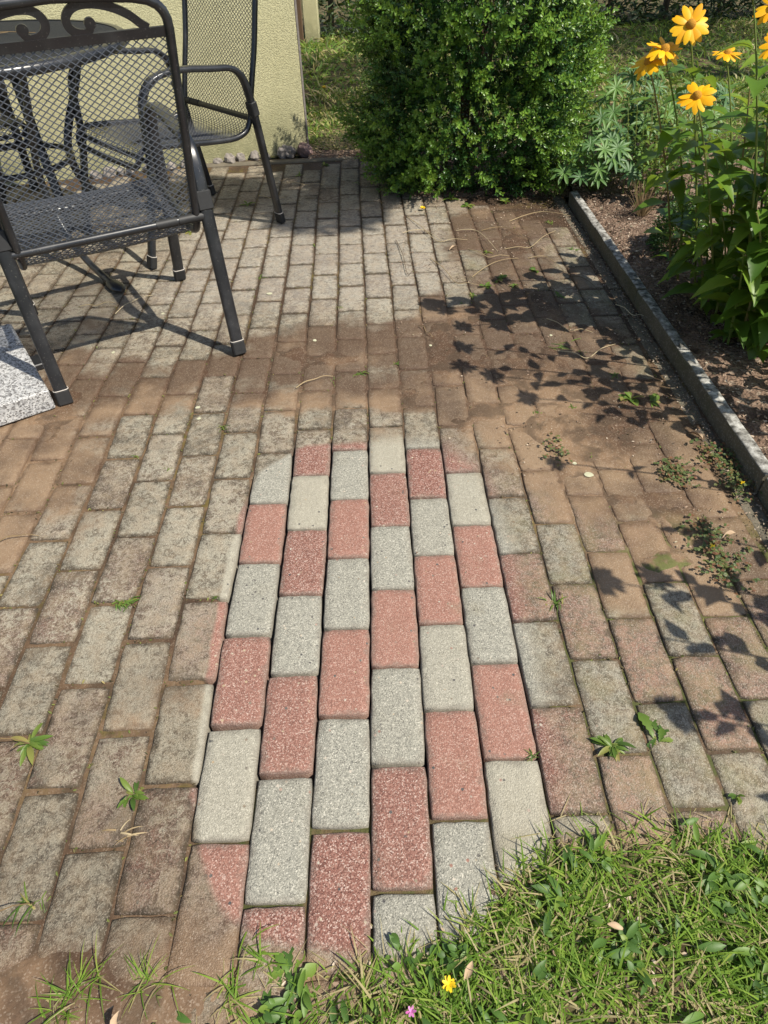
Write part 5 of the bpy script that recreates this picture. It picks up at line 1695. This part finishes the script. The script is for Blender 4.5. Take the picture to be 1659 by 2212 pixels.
dl = [(1515, 955, .030, 'curled tan dry leaf lying by the kerb'), (1585, 1160, .022, 'pale dry leaf tip on the creeping weed near the right edge'), (272, 2195, .020, 'small pale fallen leaf at the bottom left'),
      (1302, 2010, .016, 'brown dry leaf in the lawn'), (1000, 2130, .018, 'brown dry leaf near the yellow lawn flower'), (1105, 940, .010, 'tiny dry bit of leaf below the daisy shadow'), (985, 540, .022, 'brown dry leaf on the silt before the shrub')]
for i, (u, v, s_, lb) in enumerate(dl):
    p = at(u, v); V, F = leaf_t([.03, .16, .24, .22, .14, .02], .5, .35)
    o = link('dry_leaf', mesh_np('dry_leaf', V, F, M['dry_leaf'], smooth=True), None, (p[0], p[1], .012 + (.02 if v > 2000 else 0)), (.15, .1, i * 1.3 + .5), (s_ * 1.2, s_ * 1.6, s_ * 1.6))
    tag(o, lb, 'leaf')


def litter(name, n, fx, mat, size, label, zf, cat='litter'):
    x, y = fx(n); n = len(x)
    D = rand_dir(n, -.15, .25)
    V, F = inst(*SMALL, np.stack([x, y, zf(x, y)], 1), D, np.tile([0, 0, 1.], (n, 1)) + rng.normal(0, .6, (n, 3)), rng.uniform(*size, n), rng.uniform(size[0] * .3, size[1] * .5, n))
    acc = Acc(); acc.add(V, F, rng.random(n))
    tag(link(name, acc.mesh(name, mat)), label, cat, kind='stuff')


M['mulch'] = mat_leaf('mulch_chip', [(0, (.05, .032, .022)), (.4, (.17, .11, .075)), (.75, (.32, .225, .16)), (1, (.54, .46, .36))], .05, .8, objr=False)
litter('bed_mulch', 9000, lambda n: (rng.uniform(KX1 + .004, 1.75, n), rng.uniform(.3, 3.4, n)), M['mulch'], (.006, .016), 'brown mulch crumbs and leaf bits on the flower bed soil', lambda x, y: bed_h(x, y) + .002)


def patio_lit(n):
    x = rng.uniform(.1, .96, n); y = rng.uniform(.2, 3.0, n)
    k = rng.random(n) < np.clip((x - .25) * .9 + (y - 1.6) * .55 + (fbm(x, y, 6, 91, 3) - .5) * 2.2, .03, 1) ** 1.5
    x2 = rng.normal(.94, .02, n // 3); y2 = rng.uniform(.1, 2.8, n // 3); k2 = (x2 < .962)
    x3 = rng.uniform(-.28, .35, n // 6); y3 = rng.uniform(3.55, 3.85, n // 6)
    return np.concatenate([x[k], x2[k2], x3]), np.concatenate([y[k], y2[k2], y3])


litter('paving_litter', 8500, patio_lit, M['mulch'], (.003, .010), 'crumbs, husks and leaf bits washed onto the far right paving', lambda x, y: .003 + 0 * x)
litter('lawn_thatch', 4200, lambda n: in_lawn(n, -1.0, 1.2, -.5, .04), M['mulch'], (.005, .014), 'brown thatch and leaf bits between the lawn grass', lambda x, y: front_h(x, y) + .004)

# moss and crumbs sitting in the joints
mx, my = [], []
r_ = np.random.default_rng(77)
for (_, dd_, ce, ang, sx, sy, tilt, z, red, s_, rr) in bricks:
    if dd_ > 3.4: continue
    n = int(r_.integers(6, 22) * (1.0 if dd_ < 2.2 else .6))
    if float(mud_np(ce[0], ce[1])) > .8: n = n // 3
    side = r_.random(n) < .62
    lx = np.where(side, r_.choice([-1, 1], n) * .0505 + r_.normal(0, .0022, n), r_.uniform(-.05, .05, n))
    ly = np.where(side, r_.uniform(-.1, .1, n), r_.choice([-1, 1], n) * .1010 + r_.normal(0, .0022, n))
    X = ce[0] + lx * math.cos(ang) - ly * math.sin(ang); Y = ce[1] + lx * math.sin(ang) + ly * math.cos(ang)
    mx.append(X); my.append(Y)
mx = np.concatenate(mx); my = np.concatenate(my)
kk = (clean_np(mx, my) < .3) & (fbm(mx, my, 9, 95, 3) > .44) & (mx < .96)
mx, my = mx[kk], my[kk]; n = len(mx)
acc = Acc(); D = rand_dir(n, .0, .9); s2 = rng.uniform(.004, .010, n)
V, F = inst(*SMALL, np.stack([mx, my, sand_h(mx, my) + .001], 1), D, np.tile([0, 0, 1.], (n, 1)) + rng.normal(0, .5, (n, 3)), s2, s2 * .45)
acc.add(V, F, np.clip(rng.normal(.45, .28, n), 0, 1))
o = link('joint_moss', acc.mesh('joint_moss', M['moss']), patio); o['kind'] = 'stuff'

# dry needles in the strip between wall and shrub
acc = Acc(); n = 420
x = rng.uniform(-.26, .2, n); y = rng.uniform(3.60, 4.0, n); a = rng.normal(.1, .6, n)
V, F = inst(*blade_t(.4, 3), np.stack([x, y, .02 + rng.uniform(0, .02, n)], 1), np.stack([np.cos(a), np.sin(a) * .6, rng.normal(0, .1, n)], 1), np.tile([0, 0, 1.], (n, 1)), rng.uniform(.05, .13, n), rng.uniform(.002, .003, n))
acc.add(V, F, rng.random(n) * .6)
tag(link('dry_needles', acc.mesh('dry_needles', M['straw'])), 'dry brown needles in the shady strip between wall and shrub', 'litter', kind='stuff')

# ------------------------------------------------------------------ garden trees standing to the right, whose crowns shade the rear
def tree(loc, blobs, label, n, leaf=(.05, .08)):
    B = Vector((*loc, 0)); t = empty('garden_tree', B, label=label, cat='tree')
    m = MB(); top = Vector((0.05, .05, 3.0)); m.tube([(0, 0, -.1), (.02, 0, 1.4), top], [.10, .08, .055], 10)
    m.build('trunk', M['twig'], t, smooth=True)
    m = MB(); acc = Acc(); tot = sum(b[3] ** 2 for b in blobs)
    for (x, y, z, r_) in blobs:
        c = Vector((x, y, z)) - B
        m.tube([top * .8, (top * .8).lerp(c, .5) + Vector((0, 0, .12)), c], [.04, .025, .01], 6)
        k = int(n * r_ * r_ / tot); D = rand_dir(k, -1, 1); q = rng.random(k)[:, None] ** .4
        P = np.array(c) + D * q * r_ * [1, 1, .7] * (.75 + .5 * fbm(D[:, 0] * 3, D[:, 1] * 3 + D[:, 2], 1.3, 7, 2))[:, None]
        V, F = inst(*OVAL, P, rand_dir(k, -.8, .4), rng.normal(0, 1, (k, 3)) + [0, 0, 1.2], rng.uniform(*leaf, k)); acc.add(V, F, rng.random(k))
    m.build('limbs', M['twig'], t, smooth=True)
    o = link('crown', acc.mesh('crown', M['bush']), t); o['kind'] = 'stuff'


tree((2.95, 2.8), [(2.42, 1.22, 4.0, .30), (2.05, 1.40, 4.1, .26), (1.78, 1.55, 4.0, .2)], 'slender garden tree beyond the right edge dappling the rear paving', 2600)
tree((4.3, 4.1), [(2.30, 3.35, 4.0, .55), (2.5, 4.1, 4.2, .7), (4.8, 4.9, 4.2, .9), (5.6, 5.4, 4.2, .9)], 'larger garden tree beyond the right edge shading the back lawn', 7000)
